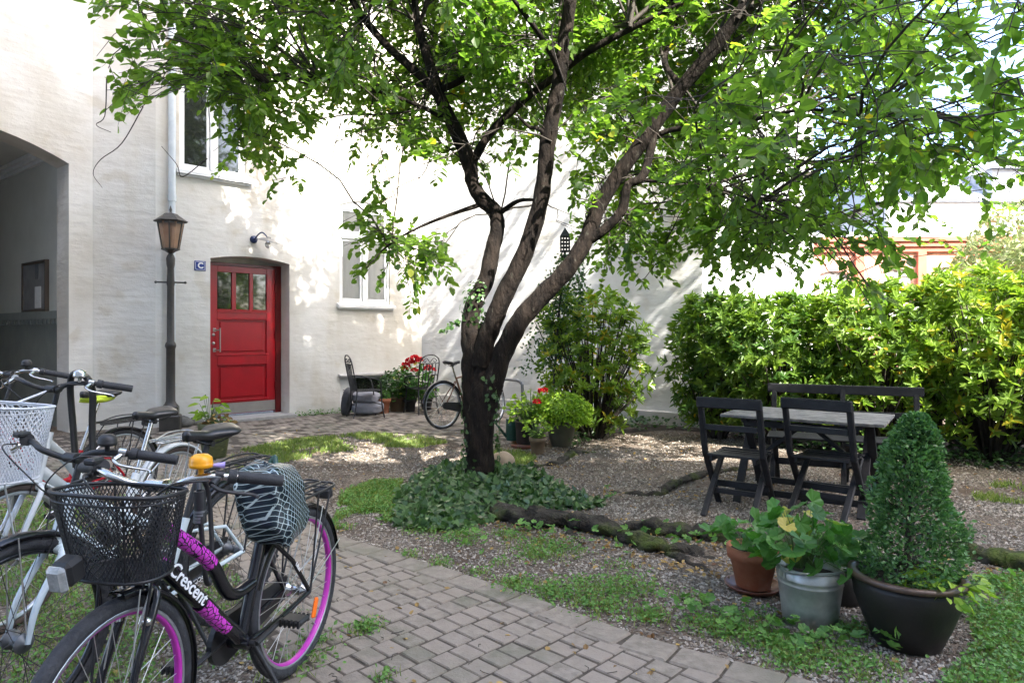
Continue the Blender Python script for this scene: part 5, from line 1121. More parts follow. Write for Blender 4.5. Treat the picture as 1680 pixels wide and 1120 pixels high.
limb([(790, 335, 6.46), (740, 352, 6.4), (690, 372, 6.2), (640, 400, 6.0), (600, 440, 5.9)], [.03, .022, .016, .011, .006], 7)
limb([(745, 205, 6.5), (690, 175, 6.4), (620, 150, 6.2), (520, 128, 5.9), (440, 135, 5.7)], [.03, .026, .02, .014, .008], 8)
limb([(1120, 145, 5.7), (1090, 100, 6.0), (1110, 30, 6.3), (1080, -60, 6.6)], [.04, .035, .028, .015], 9)
limb([(925, 140, 5.85), (900, 80, 5.5), (850, 10, 5.1), (780, -80, 4.7)], [.035, .03, .022, .012], 8)
q.build('trunk', M['bark'], tree, wld=True)
# big surface roots belong to the tree
def root(pts, r, nm='root', parent=tree, m='root', rough=.3, **k):
    b = MB(); P_ = catmull([np.array((*G(a, c)[:2], z-.028)) for a, c, z in pts], 12); nk = len(P_); ph = random.random()*9
    P_ = [p+np.array((.012*math.sin(i*.45+ph), .012*math.sin(i*.6+ph), .008*math.sin(i*.8+ph))) for i, p in enumerate(P_)]
    rr = np.interp(np.linspace(0, 1, nk), np.linspace(0, 1, len(r)), r)*np.array([.86+.13*math.sin(i*.37+ph)+.06*math.sin(i*1.1) for i in range(nk)]); b.tube(P_, rr, 18, rough=rough, flat=.72); return b.build(nm, M[m], parent, wld=parent is not None, **k)
root([(800, 800, .02), (815, 838, .05), (850, 858, .075), (900, 862, .085), (960, 868, .075), (1030, 888, .06), (1085, 905, .055), (1130, 905, .03), (1180, 918, .0), (1230, 925, -.03)], [.05, .085, .105, .10, .095, .085, .08, .06, .04, .02])
root([(1000, 868, .02), (1060, 872, .06), (1120, 880, .065), (1190, 886, .06), (1260, 893, .05), (1340, 905, .02)], [.05, .085, .085, .08, .07, .05])
root([(1075, 900, .02), (1120, 918, .03), (1165, 938, .01), (1200, 945, -.02)], [.05, .045, .03, .02])
root([(985, 800, -.0), (1020, 808, .02), (1075, 812, .03), (1100, 800, .045), (1125, 790, .05), (1180, 775, .04), (1260, 768, .02)], [.02, .035, .045, .055, .05, .045, .03])
root([(840, 770, 0), (880, 766, .02), (920, 758, .03), (935, 748, .045), (965, 742, .02), (1000, 742, 0)], [.04, .06, .05, .065, .04, .02])
root([(930, 872, .02), (960, 892, .01), (1000, 905, -.01), (1040, 920, -.03)], [.035, .03, .02, .012])
root([(1190, 888, .03), (1215, 905, .02), (1260, 915, -.02)], [.04, .03, .02])
root([(815, 838, .03), (800, 850, .01), (770, 862, -.02)], [.05, .04, .02])
root([(1570, 900, .0), (1600, 915, .05), (1660, 930, .06), (1740, 945, .06), (1850, 960, .03)], [.07, .09, .09, .09, .06], nm='mossy_log', parent=None, m='root', label='moss topped log lying in the grass behind the large pot', cat='log')
# crown ------------------------------------------------------
ybx = [0, 150, 160, 200, 235, 250, 300, 345, 400, 440, 500, 560, 640, 700, 800, 900, 960, 1060, 1140, 1250, 1300, 1400, 1450, 1500, 1560, 1620, 1700, 1900]
yby = [-60, 60, 175, 205, 190, 110, 200, 265, 285, 300, 285, 260, 230, 300, 300, 260, 400, 450, 465, 470, 480, 500, 515, 500, 440, 420, 390, 380]
EL = [(655, 405, 100, 75), (690, 470, 60, 40), (600, 350, 40, 40), (1015, 425, 90, 50), (455, 300, 45, 30), (598, 270, 30, 20), (375, 285, 30, 20), (1440, 500, 35, 40)]
HO = [(1620, 300, 45, 38, .6), (1600, 400, 40, 25, .3), (520, 235, 60, 40, .7), (850, 400, 60, 120, .9), (880, 250, 50, 50, .3), (1190, 330, 60, 50, .3), (430, 60, 60, 60, .3), (560, 190, 50, 30, .3), (700, 300, 60, 50, .4), (330, 200, 55, 60, .35), (215, 30, 50, 60, .5), (1530, 190, 50, 50, .4), (640, 280, 70, 30, .6), (1560, 340, 40, 50, .6), (1380, 435, 75, 38, .6), (1545, 425, 55, 40, .55)]
LIMBS = [np.array(l, float) for l in ([(783, 640, 6.3), (770, 548, 6.32), (796, 462, 6.38), (816, 370, 6.44), (790, 326, 6.46), (770, 270, 6.5), (722, 160, 6.55), (690, 50, 6.65), (676, -30, 6.7)], [(808, 530, 6.15), (857, 423, 6.05), (893, 285, 5.95), (900, 225, 5.9), (925, 80, 5.8), (935, 0, 5.75)],
    [(851, 530, 6.12), (929, 444, 6.0), (980, 345, 5.95), (1060, 225, 5.8), (1112, 152, 5.7), (1165, 88, 5.55), (1240, -20, 5.3)], [(802, 222, 6.45), (905, 130, 6.2), (1040, 45, 5.8)], [(722, 160, 6.55), (645, 85, 6.7), (590, 20, 6.8)])]
def limbmask(px, py, Y):
    m = np.ones(len(px))
    for L_ in LIMBS:
        for a, b_ in zip(L_[:-1], L_[1:]):
            v = b_[:2]-a[:2]; t = np.clip(((px-a[0])*v[0]+(py-a[1])*v[1])/(v@v), 0, 1); d = np.hypot(px-a[0]-t*v[0], py-a[1]-t*v[1]); m = np.where((d < 34) & (Y < a[2]+t*(b_[2]-a[2])+.05), .12, m)
    return m
def accept(p):
    Y = p[:, 1]; ok = Y > 1.4; Ys = np.maximum(Y, .5); px = 840+p[:, 0]/Ys*F; py = HZ-(p[:, 2]-H)/Ys*F
    pr = np.clip((np.interp(px, ybx, yby)-py)/55+.35, 0, 1)
    for a, b_, c, d in EL: pr = np.maximum(pr, (((px-a)/c)**2+((py-b_)/d)**2 < 1)*.95)
    for a, b_, c, d, w in HO: pr = pr*np.where(((px-a)/c)**2+((py-b_)/d)**2 < 1, 1-w, 1)
    pr = pr*np.interp(px, [0, 500, 1150, 1300, 1700], [.62, .9, .9, .62, .58])
    pr = pr*limbmask(px, py, Y)
    lowf = np.clip((px-100)/60, 0, 1); pr = np.where(py > -40, pr*lowf, pr)
    return ok & (rng.uniform(size=len(p)) < pr)
anch = [P(*a) for a in [(770, 270, 6.5), (722, 160, 6.55), (686, 40, 6.65), (665, -100, 6.75), (900, 225, 5.9), (925, 80, 5.8), (940, -60, 5.7), (945, -200, 5.55), (1055, 230, 5.8), (1110, 155, 5.7), (1165, 88, 5.55), (1215, 20, 5.4), (1290, -130, 5.2), (600, 35, 6.8), (540, -90, 7), (440, 135, 5.7), (520, 128, 5.9), (1420, 190, 4.4), (1320, 180, 4.8), (640, 400, 6.0), (815, 352, 6.44), (1020, 345, 5.85), (1080, -60, 6.6), (780, -80, 4.7), (1040, 45, 5.8), (1240, 330, 5.0), (1160, 305, 5.4), (1230, 198, 5.2), (1240, -20, 5.3), (1270, -80, 5.25), (1300, -150, 5.15), (980, 345, 5.95), (1012, 290, 5.9), (690, 175, 6.4), (620, 150, 6.2)]]
anch = np.array(anch)
tg = []
def T_(x0, x1, y0, y1, Y0, Y1, n):
    for _ in range(n): tg.append(P(random.uniform(x0, x1), random.uniform(y0, y1), random.uniform(Y0, Y1)))
T_(180, 330, -40, 190, 4.6, 6.4, 17); T_(330, 560, -60, 240, 4.8, 7.6, 24); T_(560, 900, -60, 280, 5.4, 8.6, 56)
T_(900, 1250, -60, 380, 5.0, 8.8, 62); T_(1250, 1500, -60, 440, 4.0, 7.4, 36); T_(1500, 1800, -60, 380, 3.4, 6.6, 24); T_(1180, 1800, -120, 240, 2.3, 3.4, 9)
T_(600, 740, 360, 470, 5.6, 6.3, 10); T_(950, 1090, 370, 450, 5.6, 6.6, 7); T_(1400, 1480, 430, 520, 4.2, 5.2, 6); T_(1080, 1300, 380, 460, 5.2, 6.4, 8)
for _ in range(34): tg.append(np.array((random.uniform(-4.2, 3.6), random.uniform(4.6, 9.3), random.uniform(4.9, 7.4))))  # unseen crown above the view, added for dappled shade
for _ in range(50): tg.append(np.array((random.uniform(-3.2, .9), random.uniform(4.8, 8.2), random.uniform(4.9, 8.4))))  # unseen boughs added to shade the lower door wall
for _ in range(30): tg.append(np.array((random.uniform(0, 2.6), random.uniform(6, 8.8), random.uniform(6, 9))))  # more unseen boughs, added to shade the door wall near the corner
for _ in range(34): tg.append(np.array((random.uniform(1.4, 3.8), random.uniform(5.6, 8.6), random.uniform(5.2, 9))))  # unseen boughs added to shade the wing wall
for _ in range(30): tg.append(np.array((random.uniform(4.4, 6.1), random.uniform(4.9, 7), random.uniform(6, 8.2))))  # unseen boughs added to shade the right end of the wing wall
tg = np.array(tg); tw = MB(); use = np.zeros(len(anch)); SP, SD, SL = [], [], []
for t in tg:
    d = np.linalg.norm(anch-t, axis=1)+np.where(anch[:, 2] < t[2]-3, 1, 0); ia_ = np.argmin(d+ru(0, .5, len(d))+use*.09); use[ia_] += 1; a = anch[ia_]+rn(3)*.03
    L_ = np.linalg.norm(t-a); mid = (a+t)/2+np.array((0, 0, .16*L_+.1))+rn(3)*.08*L_
    c = np.array([((1-u)**2)*a+2*u*(1-u)*mid+u*u*t for u in np.linspace(0, 1, 9)])+rn(9, 3)*.012; c[0] = a
    kk = np.linspace(0, 1, 25); cc = np.stack([np.interp(kk, np.linspace(0, 1, 9), c[:, j]) for j in range(3)], 1)
    near = t[1] < 3.6
    ns = int(4+L_*(9 if not near else 6)); keep = False; uu = ru(.25, 1, ns)
    base = np.stack([np.interp(uu, kk, cc[:, j]) for j in range(3)], 1)
    sd = nrmz(rn(ns, 3)*np.array((1, 1, .55))+unit(t-a)*.6+np.array((0, 0, -.22))); ln = ru(.15, .75, ns)
    end = base+sd*ln[:, None]; end[:, 2] -= .12*ln
    ok = accept(end); 
    if ok.sum() == 0: continue
    # cut the branch after its last leafy twig
    um = uu[ok].max(); m_ = max(2, int(um*8)+1)
    tw.tube(c[:m_+1], list(np.linspace(.005+.0032*L_, .003, m_+1)), 5, cap=False)
    for b0, e0, s0, l0 in zip(base[ok], end[ok], sd[ok], ln[ok]):
        m1 = (b0+e0)/2+np.array((0, 0, .06*l0))+rn(3)*.03; tw.tube([b0, m1, e0], [.0045, .0035, .0022], 3, cap=False)
        for _ in range(3 if l0 > .35 else 2):
            u = random.uniform(.35, 1); p0 = b0*(1-u)**2+2*u*(1-u)*m1+u*u*e0
            SP.append(p0); SD.append(nrmz(s0+rn(3)*.6+np.array((0, 0, -.25)))); SL.append(random.uniform(.14, .3))
SP, SD, SL = np.array(SP), np.array(SD), np.array(SL); ok = accept(SP+SD*SL[:, None]); SP, SD, SL = SP[ok], SD[ok], SL[ok]
for p, d, l in zip(SP, SD, SL): tw.tube([p, p+d*l*.55+np.array((0, 0, .0)), p+d*l+np.array((0, 0, -.18*l))], [.0022, .0013], 3, cap=False)
# bare hanging twigs
for l in ([(235, 175, 5), (200, 235, 5), (165, 262, 5), (153, 285, 5), (168, 308, 5)], [(175, 130, 5), (172, 190, 5), (158, 205, 5), (182, 217, 5)], [(620, 230, 5.6), (640, 300, 5.6), (655, 340, 5.6), (668, 352, 5.6)],
          [(690, 290, 5.6), (650, 310, 5.6), (610, 350, 5.6), (575, 366, 5.6)], [(560, 200, 5.6), (545, 260, 5.6), (540, 320, 5.6), (545, 350, 5.6)], [(700, 200, 5.8), (600, 215, 5.6), (520, 255, 5.5), (500, 330, 5.5)],
          [(600, 180, 5.6), (590, 250, 5.5), (600, 320, 5.5), (585, 345, 5.5)], [(340, 260, 5.2), (300, 290, 5.2), (290, 270, 5.2), (265, 240, 5.2)], [(710, 250, 5.6), (680, 300, 5.6), (560, 365, 5.5)],
          [(930, 150, 4.6), (905, 60, 4.5), (925, 0, 4.4)], [(1180, 210, 4), (1200, 150, 4), (1245, 30, 4), (1260, -40, 4)], [(1310, 190, 3.6), (1305, 260, 3.6), (1290, 330, 3.6)], [(1410, 100, 3.2), (1440, 180, 3.2), (1425, 260, 3.2)]):
    tw.tube(catmull(pp(l), 5), [.005, .002], 4, cap=False)
tw.build('branches', M['twig'], tree, wld=True)
K = 8; n = len(SP); t_ = (np.arange(K)+.8)/K; t_[-1] = 1
pos = SP[:, None]+SD[:, None]*(SL[:, None]*t_[None])[..., None]; pos[..., 2] -= .18*SL[:, None]*t_[None]**2
side = nrmz(np.cross(SD, np.array((0, 0, 1.))+rn(n, 3)*.25)); sg = np.where(np.arange(K) % 2, 1, -1)[None, :, None]
dr = SD[:, None]*.75+side[:, None]*sg*.9+rn(n, K, 3)*.28; dr[:, -1] = SD+rn(n, 3)*.2; dr[..., 2] -= .25
up = nrmz(np.array((0, 0, 1.))+rn(n, K, 3)*.45)
pos, dr, up = pos.reshape(-1, 3), dr.reshape(-1, 3), up.reshape(-1, 3); n = len(pos)
V, Fc_ = leaves(pos, dr, up, ru(.05, .10, n), ru(.038, .066, n)); ti = np.clip(np.repeat(ru(0, 1, n//K), K)*.5+ru(0, .48, n), 0, 1); ti[rng.uniform(size=n) < .004] = 1
fast('crown', V, Fc_, M['leaf'], tree, np.repeat(ti, 6), wld=True); print('tree leaves', n)
# ------------------------------------------------------------ ivy on and around the trunk
def ivyleaves(pos, nrm, L, m, name, parent=None, **k):
    n = len(pos); d = rn(n, 3); d[:, 2] -= .6; d -= nrm*np.sum(d*nrm, 1)[:, None]; V, Fc_ = leaves(pos, d, nrmz(nrm+rn(n, 3)*.3), L, L*1.0, IV, IVF)
    return tag(fast(name, V, Fc_, m, parent, np.repeat(ru(0, 1, n), len(IV)), wld=parent is not None), **k)
n = 620; a = ru(0, 6.283, n); z = .02+1.0*ru(0, 1, n)**1.3; n_ = np.stack([np.cos(a), np.sin(a), np.zeros(n)], 1); pos = np.array((TB[0]+.02, TB[1]-.01, 0))+n_*.175; pos[:, 2] = z
kp = (np.sin(a*2+z*3) > -.1); l1 = (pos[kp], n_[kp])
n = 260; c = P(785, 505, 6.33); pos2 = c+rn(n, 3)*np.array((.12, .12, .12)); nn = nrmz(pos2-c); pos2 = c+nn*ru(.11, .18, n)[:, None]*np.array((1, 1, 1.6)); kp = pos2[:, 0] < c[0]+.06
n3_ = 60; s3 = ru(0, 1, n3_)[:, None]; p3_ = P(765, 520, 6.3)*(1-s3)+P(725, 545, 6.2)*s3+rn(n3_, 3)*.012; ps = np.concatenate([l1[0], pos2[kp], p3_]); ns_ = np.concatenate([l1[1], nn[kp], nrmz(rn(n3_, 3)+np.array((0, -1, .5)))])
o = ivyleaves(ps, ns_, ru(.025, .05, len(ps)), M['ivy'], 'climbing_ivy', None, label='ivy climbing the lower trunk and clinging round the fork of the tree', cat='ivy', kind='stuff')
def scatter(poly, n):
    P_ = np.array(poly); lo, hi = P_.min(0), P_.max(0); pts = np.zeros((0, 2))
    while len(pts) < n:
        c = rng.uniform(lo, hi, (n*2, 2)); pts = np.concatenate([pts, c[inside(poly, c[:, 0], c[:, 1])]])
    return pts[:n]
def ground_leaves(name, pts, h, L, W, m, T=None, Fc=None, label=None, cat=None, flat=.45, hp=1.0, kind='stuff'):
    n = len(pts); z = np.array([gz(*p) for p in pts])+.004+h*ru(0, 1, n)**hp; pos = np.column_stack([pts, z]); d = rn(n, 3); d[:, 2] *= .35
    V, Fc_ = leaves(pos, d, nrmz(np.array((0, -.15, 1.))+rn(n, 3)*flat), ru(.65, 1.2, n)*L, ru(.65, 1.1, n)*W, T, Fc)
    return tag(fast(name, V, Fc_, m, None, np.repeat(ru(0, 1, n), len(TL if T is None else T))), label, cat, None, kind)
bedp = gp((640, 850), (650, 815), (690, 790), (735, 768), (775, 760), (830, 780), (870, 775), (905, 800), (960, 820), (1000, 830), (960, 838), (880, 838), (830, 850), (760, 872), (700, 875), (650, 868))
pts = scatter(bedp, 5200); cx = np.array(TB[:2]); hh = .04+.11*np.exp(-np.sum((pts-cx)**2, 1)/.5)
n = len(pts); z = hh*ru(.1, 1, n)**.6; d = rn(n, 3); d[:, 2] -= .3
V, Fc_ = leaves(np.column_stack([pts, z]), d, nrmz(np.array((0, -.45, 1.))+rn(n, 3)*.4), ru(.04, .075, n), ru(.042, .07, n), IV, IVF)
tag(fast('ivy_ground_cover', V, Fc_, M['ivy'], None, np.repeat(ru(0, 1, n), len(IV))), 'carpet of dark green ivy round the foot of the tree', 'ivy', None, 'stuff')
# ------------------------------------------------------------ rhododendrons
def rhodo(name, label, c, rx, ry, z0, z1, nw, group=None, L=.12, W=.036, seed=0, dens_low=.5, tintlo=0, tinthi=.9, az=0):
    rs = np.random.default_rng(seed); t = empty(name, (c[0], c[1], gz(*c)), 0, label, 'shrub', group); K = 8
    a = rs.uniform(0, 6.283, nw); v = rs.uniform(0, 1, nw)**.85; ph = rs.uniform(0, 6, 6)
    prof = (np.clip(1-((v-.52)/.62)**2, .02, 1))**.5
    sh = 1+.16*np.sin(3*a+5*v+ph[0])+.12*np.sin(5*a-9*v+ph[1])+.08*np.sin(9*a+14*v+ph[2]); dep = 1-.5*rs.uniform(0, 1, nw)**1.6
    x = rx*prof*sh*dep*np.cos(a); y = ry*prof*sh*dep*np.sin(a); z = z0+(z1-z0)*v*(1+.06*np.sin(4*a+ph[3]))
    keep = rs.uniform(0, 1, nw) < np.clip(.45+v*1.6, 0, 1); x, y, z, a, v = [q_[keep] for q_ in (x, y, z, a, v)]; nw = len(x)
    ctr = np.stack([x, y, z], 1); ax_ = nrmz(np.stack([x/rx, y/ry, .35+v*.9], 1)+rs.normal(size=(nw, 3))*.35)
    u = nrmz(np.cross(ax_, rs.normal(size=(nw, 3)))); w = np.cross(ax_, u); aa = (np.arange(K)*2.4)[None]+rs.uniform(0, 6, nw)[:, None]
    d = np.cos(aa)[..., None]*u[:, None]+np.sin(aa)[..., None]*w[:, None]+ax_[:, None]*rs.uniform(.05, 1.15, (nw, K))[..., None]
    pos = ctr[:, None]+ax_[:, None]*rs.uniform(-.03, .02, (nw, K))[..., None]; upv = np.repeat(ax_[:, None], K, 1)+rs.normal(size=(nw, K, 3))*.15
    n = nw*K; V, Fc_ = leaves(pos.reshape(-1, 3), d.reshape(-1, 3), upv.reshape(-1, 3), rs.uniform(.5, 1.2, n)*L, rs.uniform(.8, 1.35, n)*W)
    ti = np.clip(np.repeat(rs.uniform(tintlo, tinthi, nw), K)+rs.normal(size=n)*.06, 0, .95); ti[rs.uniform(size=n) < .006] = 1
    fast('foliage', V, Fc_, M['rhodo'], t, np.repeat(ti, 6))
    q = MB()
    for i in range(0, nw, max(1, nw//110)):
        e = ctr[i]; s0 = np.array((e[0]*.18, e[1]*.18, 0)); m1 = np.array((e[0]*.5, e[1]*.5, e[2]*.5)); q.tube([s0, m1, e*.98], [.014, .009, .004], 5, cap=False)
    q.build('stems', M['twig'], t); return t
rhodo('rhododendron', 'rounded rhododendron in front of the grey wing wall, behind the potted plants', (1.06, 9.05), .72, .55, .1, 1.9, 560, seed=11, tintlo=.3, tinthi=.95)
HG = 'rhododendrons along the wooden fence'
HL = [((2.72, 9.05), .55, .7, 1.8, 'darker rhododendron at the left end of the hedge, against the wing wall', .0, .55), ((3.35, 8.55), .85, .72, 1.78, 'rhododendron behind the left chair, second in the hedge from the wing wall', .05, .7),
      ((4.3, 8.05), .9, .72, 1.92, 'rhododendron directly behind the bench, with brown branches showing', .2, .9), ((5.3, 7.55), .95, .75, 2.05, 'bright yellow green rhododendron above the boxwood cone', .35, .95),
      ((6.25, 7.0), .95, .8, 2.2, 'bright yellow green rhododendron at the right edge of the hedge', .35, .95), ((7.4, 6.4), 1.0, .8, 2.1, 'last rhododendron of the hedge, cut by the right edge of the picture', .35, .95)]
for i, (c, rx, ry, zt, lab, t0, t1) in enumerate(HL): rhodo('rhododendron', lab, c, rx, ry, .18, zt, 1080, HG, seed=20+i, tintlo=t0, tinthi=t1)
# fence behind the hedge
fa, fbq = np.array((2.9, 9.95)), np.array((8.6, 6.9)); dfn = unit(fbq-fa); Lf = np.linalg.norm(fbq-fa)
fnc = empty('wooden_fence', (*fa, 0), math.atan2(dfn[1], dfn[0]), 'brown upright board fence with narrow gaps behind the rhododendron hedge', 'fence')
q = MB(); x = 0
while x < Lf: q.box((x, random.uniform(-.004, .004), .66), (.098, .02, 1.22+random.uniform(-.02, .02)), bev=.004); x += .128
q.build('fence_boards', M['fence'], fnc)
q = MB(); q.box((Lf/2, -.03, .35), (Lf, .035, .08)); q.box((Lf/2, -.03, 1.05), (Lf, .035, .08)); q.build('fence_rail', M['fence'], fnc)
for k in range(5): q = MB(); q.box((k*Lf/4, .06, .6), (.09, .09, 1.3)); q.build('post', M['fence'], fnc)
# creeper mound and tree beyond the fence
def mound(name, label, c, rad, n, L, W, m, cat):
    t = empty(name, (c[0], c[1], 0), 0, label, cat); d = nrmz(rn(n, 3)); g_ = 1+.22*np.sin(d[:, 0]*5+2)+.16*np.sin(d[:, 2]*8+d[:, 1]*5); pos = d*np.array(rad)*(g_*(1-.35*ru(0, 1, n)**2))[:, None]+np.array((0, 0, c[2]))
    V, Fc_ = leaves(pos, rn(n, 3)+d*.5, nrmz(d+rn(n, 3)*.6), ru(.7, 1.2, n)*L, ru(.7, 1.2, n)*W); fast('foliage', V, Fc_, m, t, np.repeat(ru(0, 1, n), 6))
    q = MB(); q.tube([(0, 0, 0), (.1, 0, c[2]*.6), (0, 0, c[2])], [.1, .05, .03], 8)
    for i in range(0, n, max(1, n//60)): q.tube([(0, 0, c[2]*.7), pos[i]*.5+np.array((0, 0, c[2]*.5)), pos[i]], [.02, .006], 4, cap=False)
    q.build('trunk', M['twig'], t); return t
mound('creeper_shrub', 'pale frothy shrub in sunlight in front of the salmon building, far right', (10.0, 13.2, 2.1), (1.7, 1.2, 1.35), 7000, .13, .08, M['pale'], 'shrub')
mound('garden_tree', 'round leafy tree standing right of the yard, mirrored in the door panes', (12.5, 4.2, 3.6), (2.6, 2.2, 2.8), 5000, .2, .13, M['rhodo'], 'tree')
mound('small_tree', 'sunlit yellow green young tree behind the hedge, right of the creeper', (12.5, 14.5, 2.6), (1.6, 1.4, 1.6), 4500, .14, .09, M['rhodo'], 'tree')
# ivy and climbers round the lantern post
c0 = P(905, 480, 8.95); n = 1500; s = ru(0, 1, n); pos = np.stack([np.interp(s, [0, .5, 1], [-.03+lx, lx+.1, topx+.0]), np.full(n, lpz), np.interp(s, [0, 1], [.9, zbase-.05])], 1)
wd = np.interp(s, [0, .3, .6, .8, 1], [.3, .26, .15, .16, .07]); pos += rn(n, 3)*wd[:, None]*np.array((.7, .6, .35))
n2_ = 420; s = ru(0, 1, n2_); px_ = np.stack([np.full(n2_, P(951, 500, 9.1)[0]), np.full(n2_, 9.1), P(0, 500, 9.1)[2]+(s-.45)*.9], 1)+rn(n2_, 3)*.045; pos = np.concatenate([pos, px_]); n = len(pos)
V, Fc_ = leaves(pos, rn(n, 3)+np.array((0, 0, -.4)), nrmz(rn(n, 3)+np.array((0, -.8, .5))), ru(.03, .055, n), ru(.022, .04, n)); tag(fast('climbing_plant', V, Fc_, M['ivy'], None, np.repeat(ru(.1, 1, n), 6)), 'small leaved climber tangled up the slim lantern post', 'climber', None, 'stuff')
# ------------------------------------------------------------ gravel, grass, weeds
def outpath(p): return ~inside(PATH, p[:, 0], p[:, 1])
def pebbles(name, n, Ya, Yb, s0, s1, label):
    y = Ya+(Yb-Ya)*ru(0, 1, n)**1.15; x = ru(-.55, .80, n)*y+ru(-.2, .2, n); p = np.column_stack([x, y]); p = p[outpath(p)]; n = len(p)
    nz_ = np.sin(p[:, 0]*2.3+1)*np.sin(p[:, 1]*2.9+2)+.6*np.sin(p[:, 0]*6.1+p[:, 1]*4); kp = ru(-1.3, 1.0, n) < nz_+.5; p = p[kp]; n = len(p)
    O = np.array([(1, 0, 0), (0, 1, 0), (-1, 0, 0), (0, -1, 0), (0, 0, 1), (0, 0, -1)], float); OF = np.array([(0, 1, 4), (1, 2, 4), (2, 3, 4), (3, 0, 4), (1, 0, 5), (2, 1, 5), (3, 2, 5), (0, 3, 5)])
    sz = ru(s0, s1, n)[:, None]*np.column_stack([ru(.7, 1.3, n), ru(.7, 1.3, n), ru(.5, .9, n)]); a = ru(0, 6.28, n); 
    Vv_ = O[None]*sz[:, None]+rn(n, 6, 3)*(sz[:, None]*.22); ca_, sa = np.cos(a)[:, None], np.sin(a)[:, None]
    Vx = Vv_[..., 0]*ca_-Vv_[..., 1]*sa; Vy = Vv_[..., 0]*sa+Vv_[..., 1]*ca_; Vz = Vv_[..., 2]+.2*Vv_[..., 0]
    V = np.stack([Vx+p[:, 0:1], Vy+p[:, 1:2], Vz+.004], -1).reshape(-1, 3); FF = ((np.arange(n)*6)[:, None, None]+OF[None]).reshape(-1, 3)
    return tag(fast(name, V, FF, M['peb'], None, np.repeat(ru(0, 1, n)**1.6, 6)), label, 'gravel', None, 'stuff')
pebbles('gravel', 62000, 2.0, 5.6, .0045, .0105, 'loose grey brown pebbles near the camera'); pebbles('gravel', 42000, 5.2, 9.4, .006, .013, 'loose pebbles further off, round the table and the tree')
def blades(pts, h, w):
    n = len(pts); z = np.array([gz(*p) for p in pts]); a = ru(0, 6.28, n); hh = h*ru(.5, 1.25, n); b = np.column_stack([pts, z]); s = np.stack([np.cos(a), np.sin(a), 0*a], 1)*(w*.5*ru(.7, 1.2, n))[:, None]
    ln = rn(n, 3)*.45; ln[:, 2] = 1; ln = nrmz(ln); ln2 = nrmz(ln+rn(n, 3)*.3-np.array((0, 0, .25))); m = b+ln*(hh*.55)[:, None]; t = m+ln2*(hh*.5)[:, None]
    V = np.stack([b-s, b+s, m+s*.8, m-s*.8, t+s*.12, t-s*.12], 1).reshape(-1, 3); FF = ((np.arange(n)*6)[:, None, None]+np.array([(0, 1, 2, 3), (3, 2, 4, 5)])[None]).reshape(-1, 4); return V, FF, np.repeat(np.clip(ru(0, 1, n), 0, 1), 6)
def grass(label, pts, h, w=.005):
    V, FF, t = blades(pts, h, w); return tag(fast('grass', V, FF, M['grass'], None, t), label, 'grass', None, 'stuff')
def clumpy(p, thr=0.0, k=1.0):
    f = np.sin(p[:, 0]*3.1*k+1)*np.sin(p[:, 1]*2.7*k+.5)+.7*np.sin(p[:, 0]*7.3*k+p[:, 1]*5.1*k)+.4*np.sin(p[:, 0]*13*k-p[:, 1]*11*k); return p[f+ru(-.5, .5, len(p)) > thr]
bk_poly = gp((-900, 1400), (-400, 900), (0, 800), (200, 812), (300, 872), (378, 932), (428, 1022), (450, 1120), (470, 1300))
gpts = clumpy(scatter(bk_poly, 26000), -.35)
grass('short grass under the row of bicycles', gpts[:15000], .045, .006)
ground_leaves('weeds', clumpy(scatter(bk_poly, 16000), -.2), .035, .022, .015, M['clover'], label='low broad leaved weeds under the bicycles', cat='weeds')
g2 = gp((372, 752), (400, 737), (480, 722), (600, 710), (690, 716), (735, 726), (690, 735), (620, 733), (520, 748), (440, 765), (395, 775)); grass('mown grass strip between brown path and gravel, near the wall', clumpy(scatter(g2, 14000), -.35), .05, .009)
g3 = gp((545, 870), (560, 812), (610, 792), (660, 790), (650, 830), (645, 868)); grass('sunlit grass left of the ivy bed', clumpy(scatter(g3, 11000), -.35), .05, .008)
ground_leaves('weeds', clumpy(scatter(g3, 3500), -.5), .04, .03, .02, M['clover'], label='small weeds left of the ivy bed', cat='weeds')
g4 = gp((1580, 985), (1600, 950), (1700, 945), (1850, 960), (2000, 1200), (1560, 1300), (1540, 1130), (1600, 1060)); grass('lush grass in the bottom right corner', clumpy(scatter(g4, 13000), -.3), .045, .005)
ground_leaves('weeds', clumpy(scatter(g4, 7000), -.6), .05, .024, .016, M['clover'], label='weeds in the bottom right corner beside the large pot', cat='weeds')
g5 = gp((1590, 800), (1680, 790), (1900, 800), (1900, 850), (1680, 828), (1600, 822)); grass('grass tongue at the foot of the hedge on the right', clumpy(scatter(g5, 6000), -.1), .06, .009)
g6 = gp((760, 752), (840, 735), (880, 750), (870, 765), (800, 768)); grass('thin yellowish grass between tree and pots', clumpy(scatter(g6, 2600), -.2), .05, .008)
PT = [(900, 900, .28, 900), (874, 911, .16, 260), (727, 925, .07, 120), (670, 913, .07, 90), (782, 942, .07, 90), (850, 962, .16, 420), (905, 975, .16, 420), (960, 968, .2, 500), (985, 995, .2, 520), (1030, 965, .22, 700), (1065, 1013, .12, 380), (1162, 1026, .14, 330), (1130, 985, .1, 120),
      (1215, 1035, .16, 500), (1262, 1055, .15, 560), (1300, 1085, .14, 560), (1393, 1037, .1, 280), (1400, 1090, .2, 420), (1340, 1075, .1, 160), (600, 1033, .085, 330), (632, 1112, .05, 90), (500, 1085, .13, 260), (470, 1010, .1, 100), (820, 925, .07, 60), (1010, 930, .12, 90), (1240, 1010, .1, 60), (700, 870, .2, 260), (760, 880, .2, 260), (840, 880, .15, 160), (520, 1050, .12, 120), (1450, 790, .1, 120), (1640, 1000, .2, 260)]
pg, pw_ = [], []
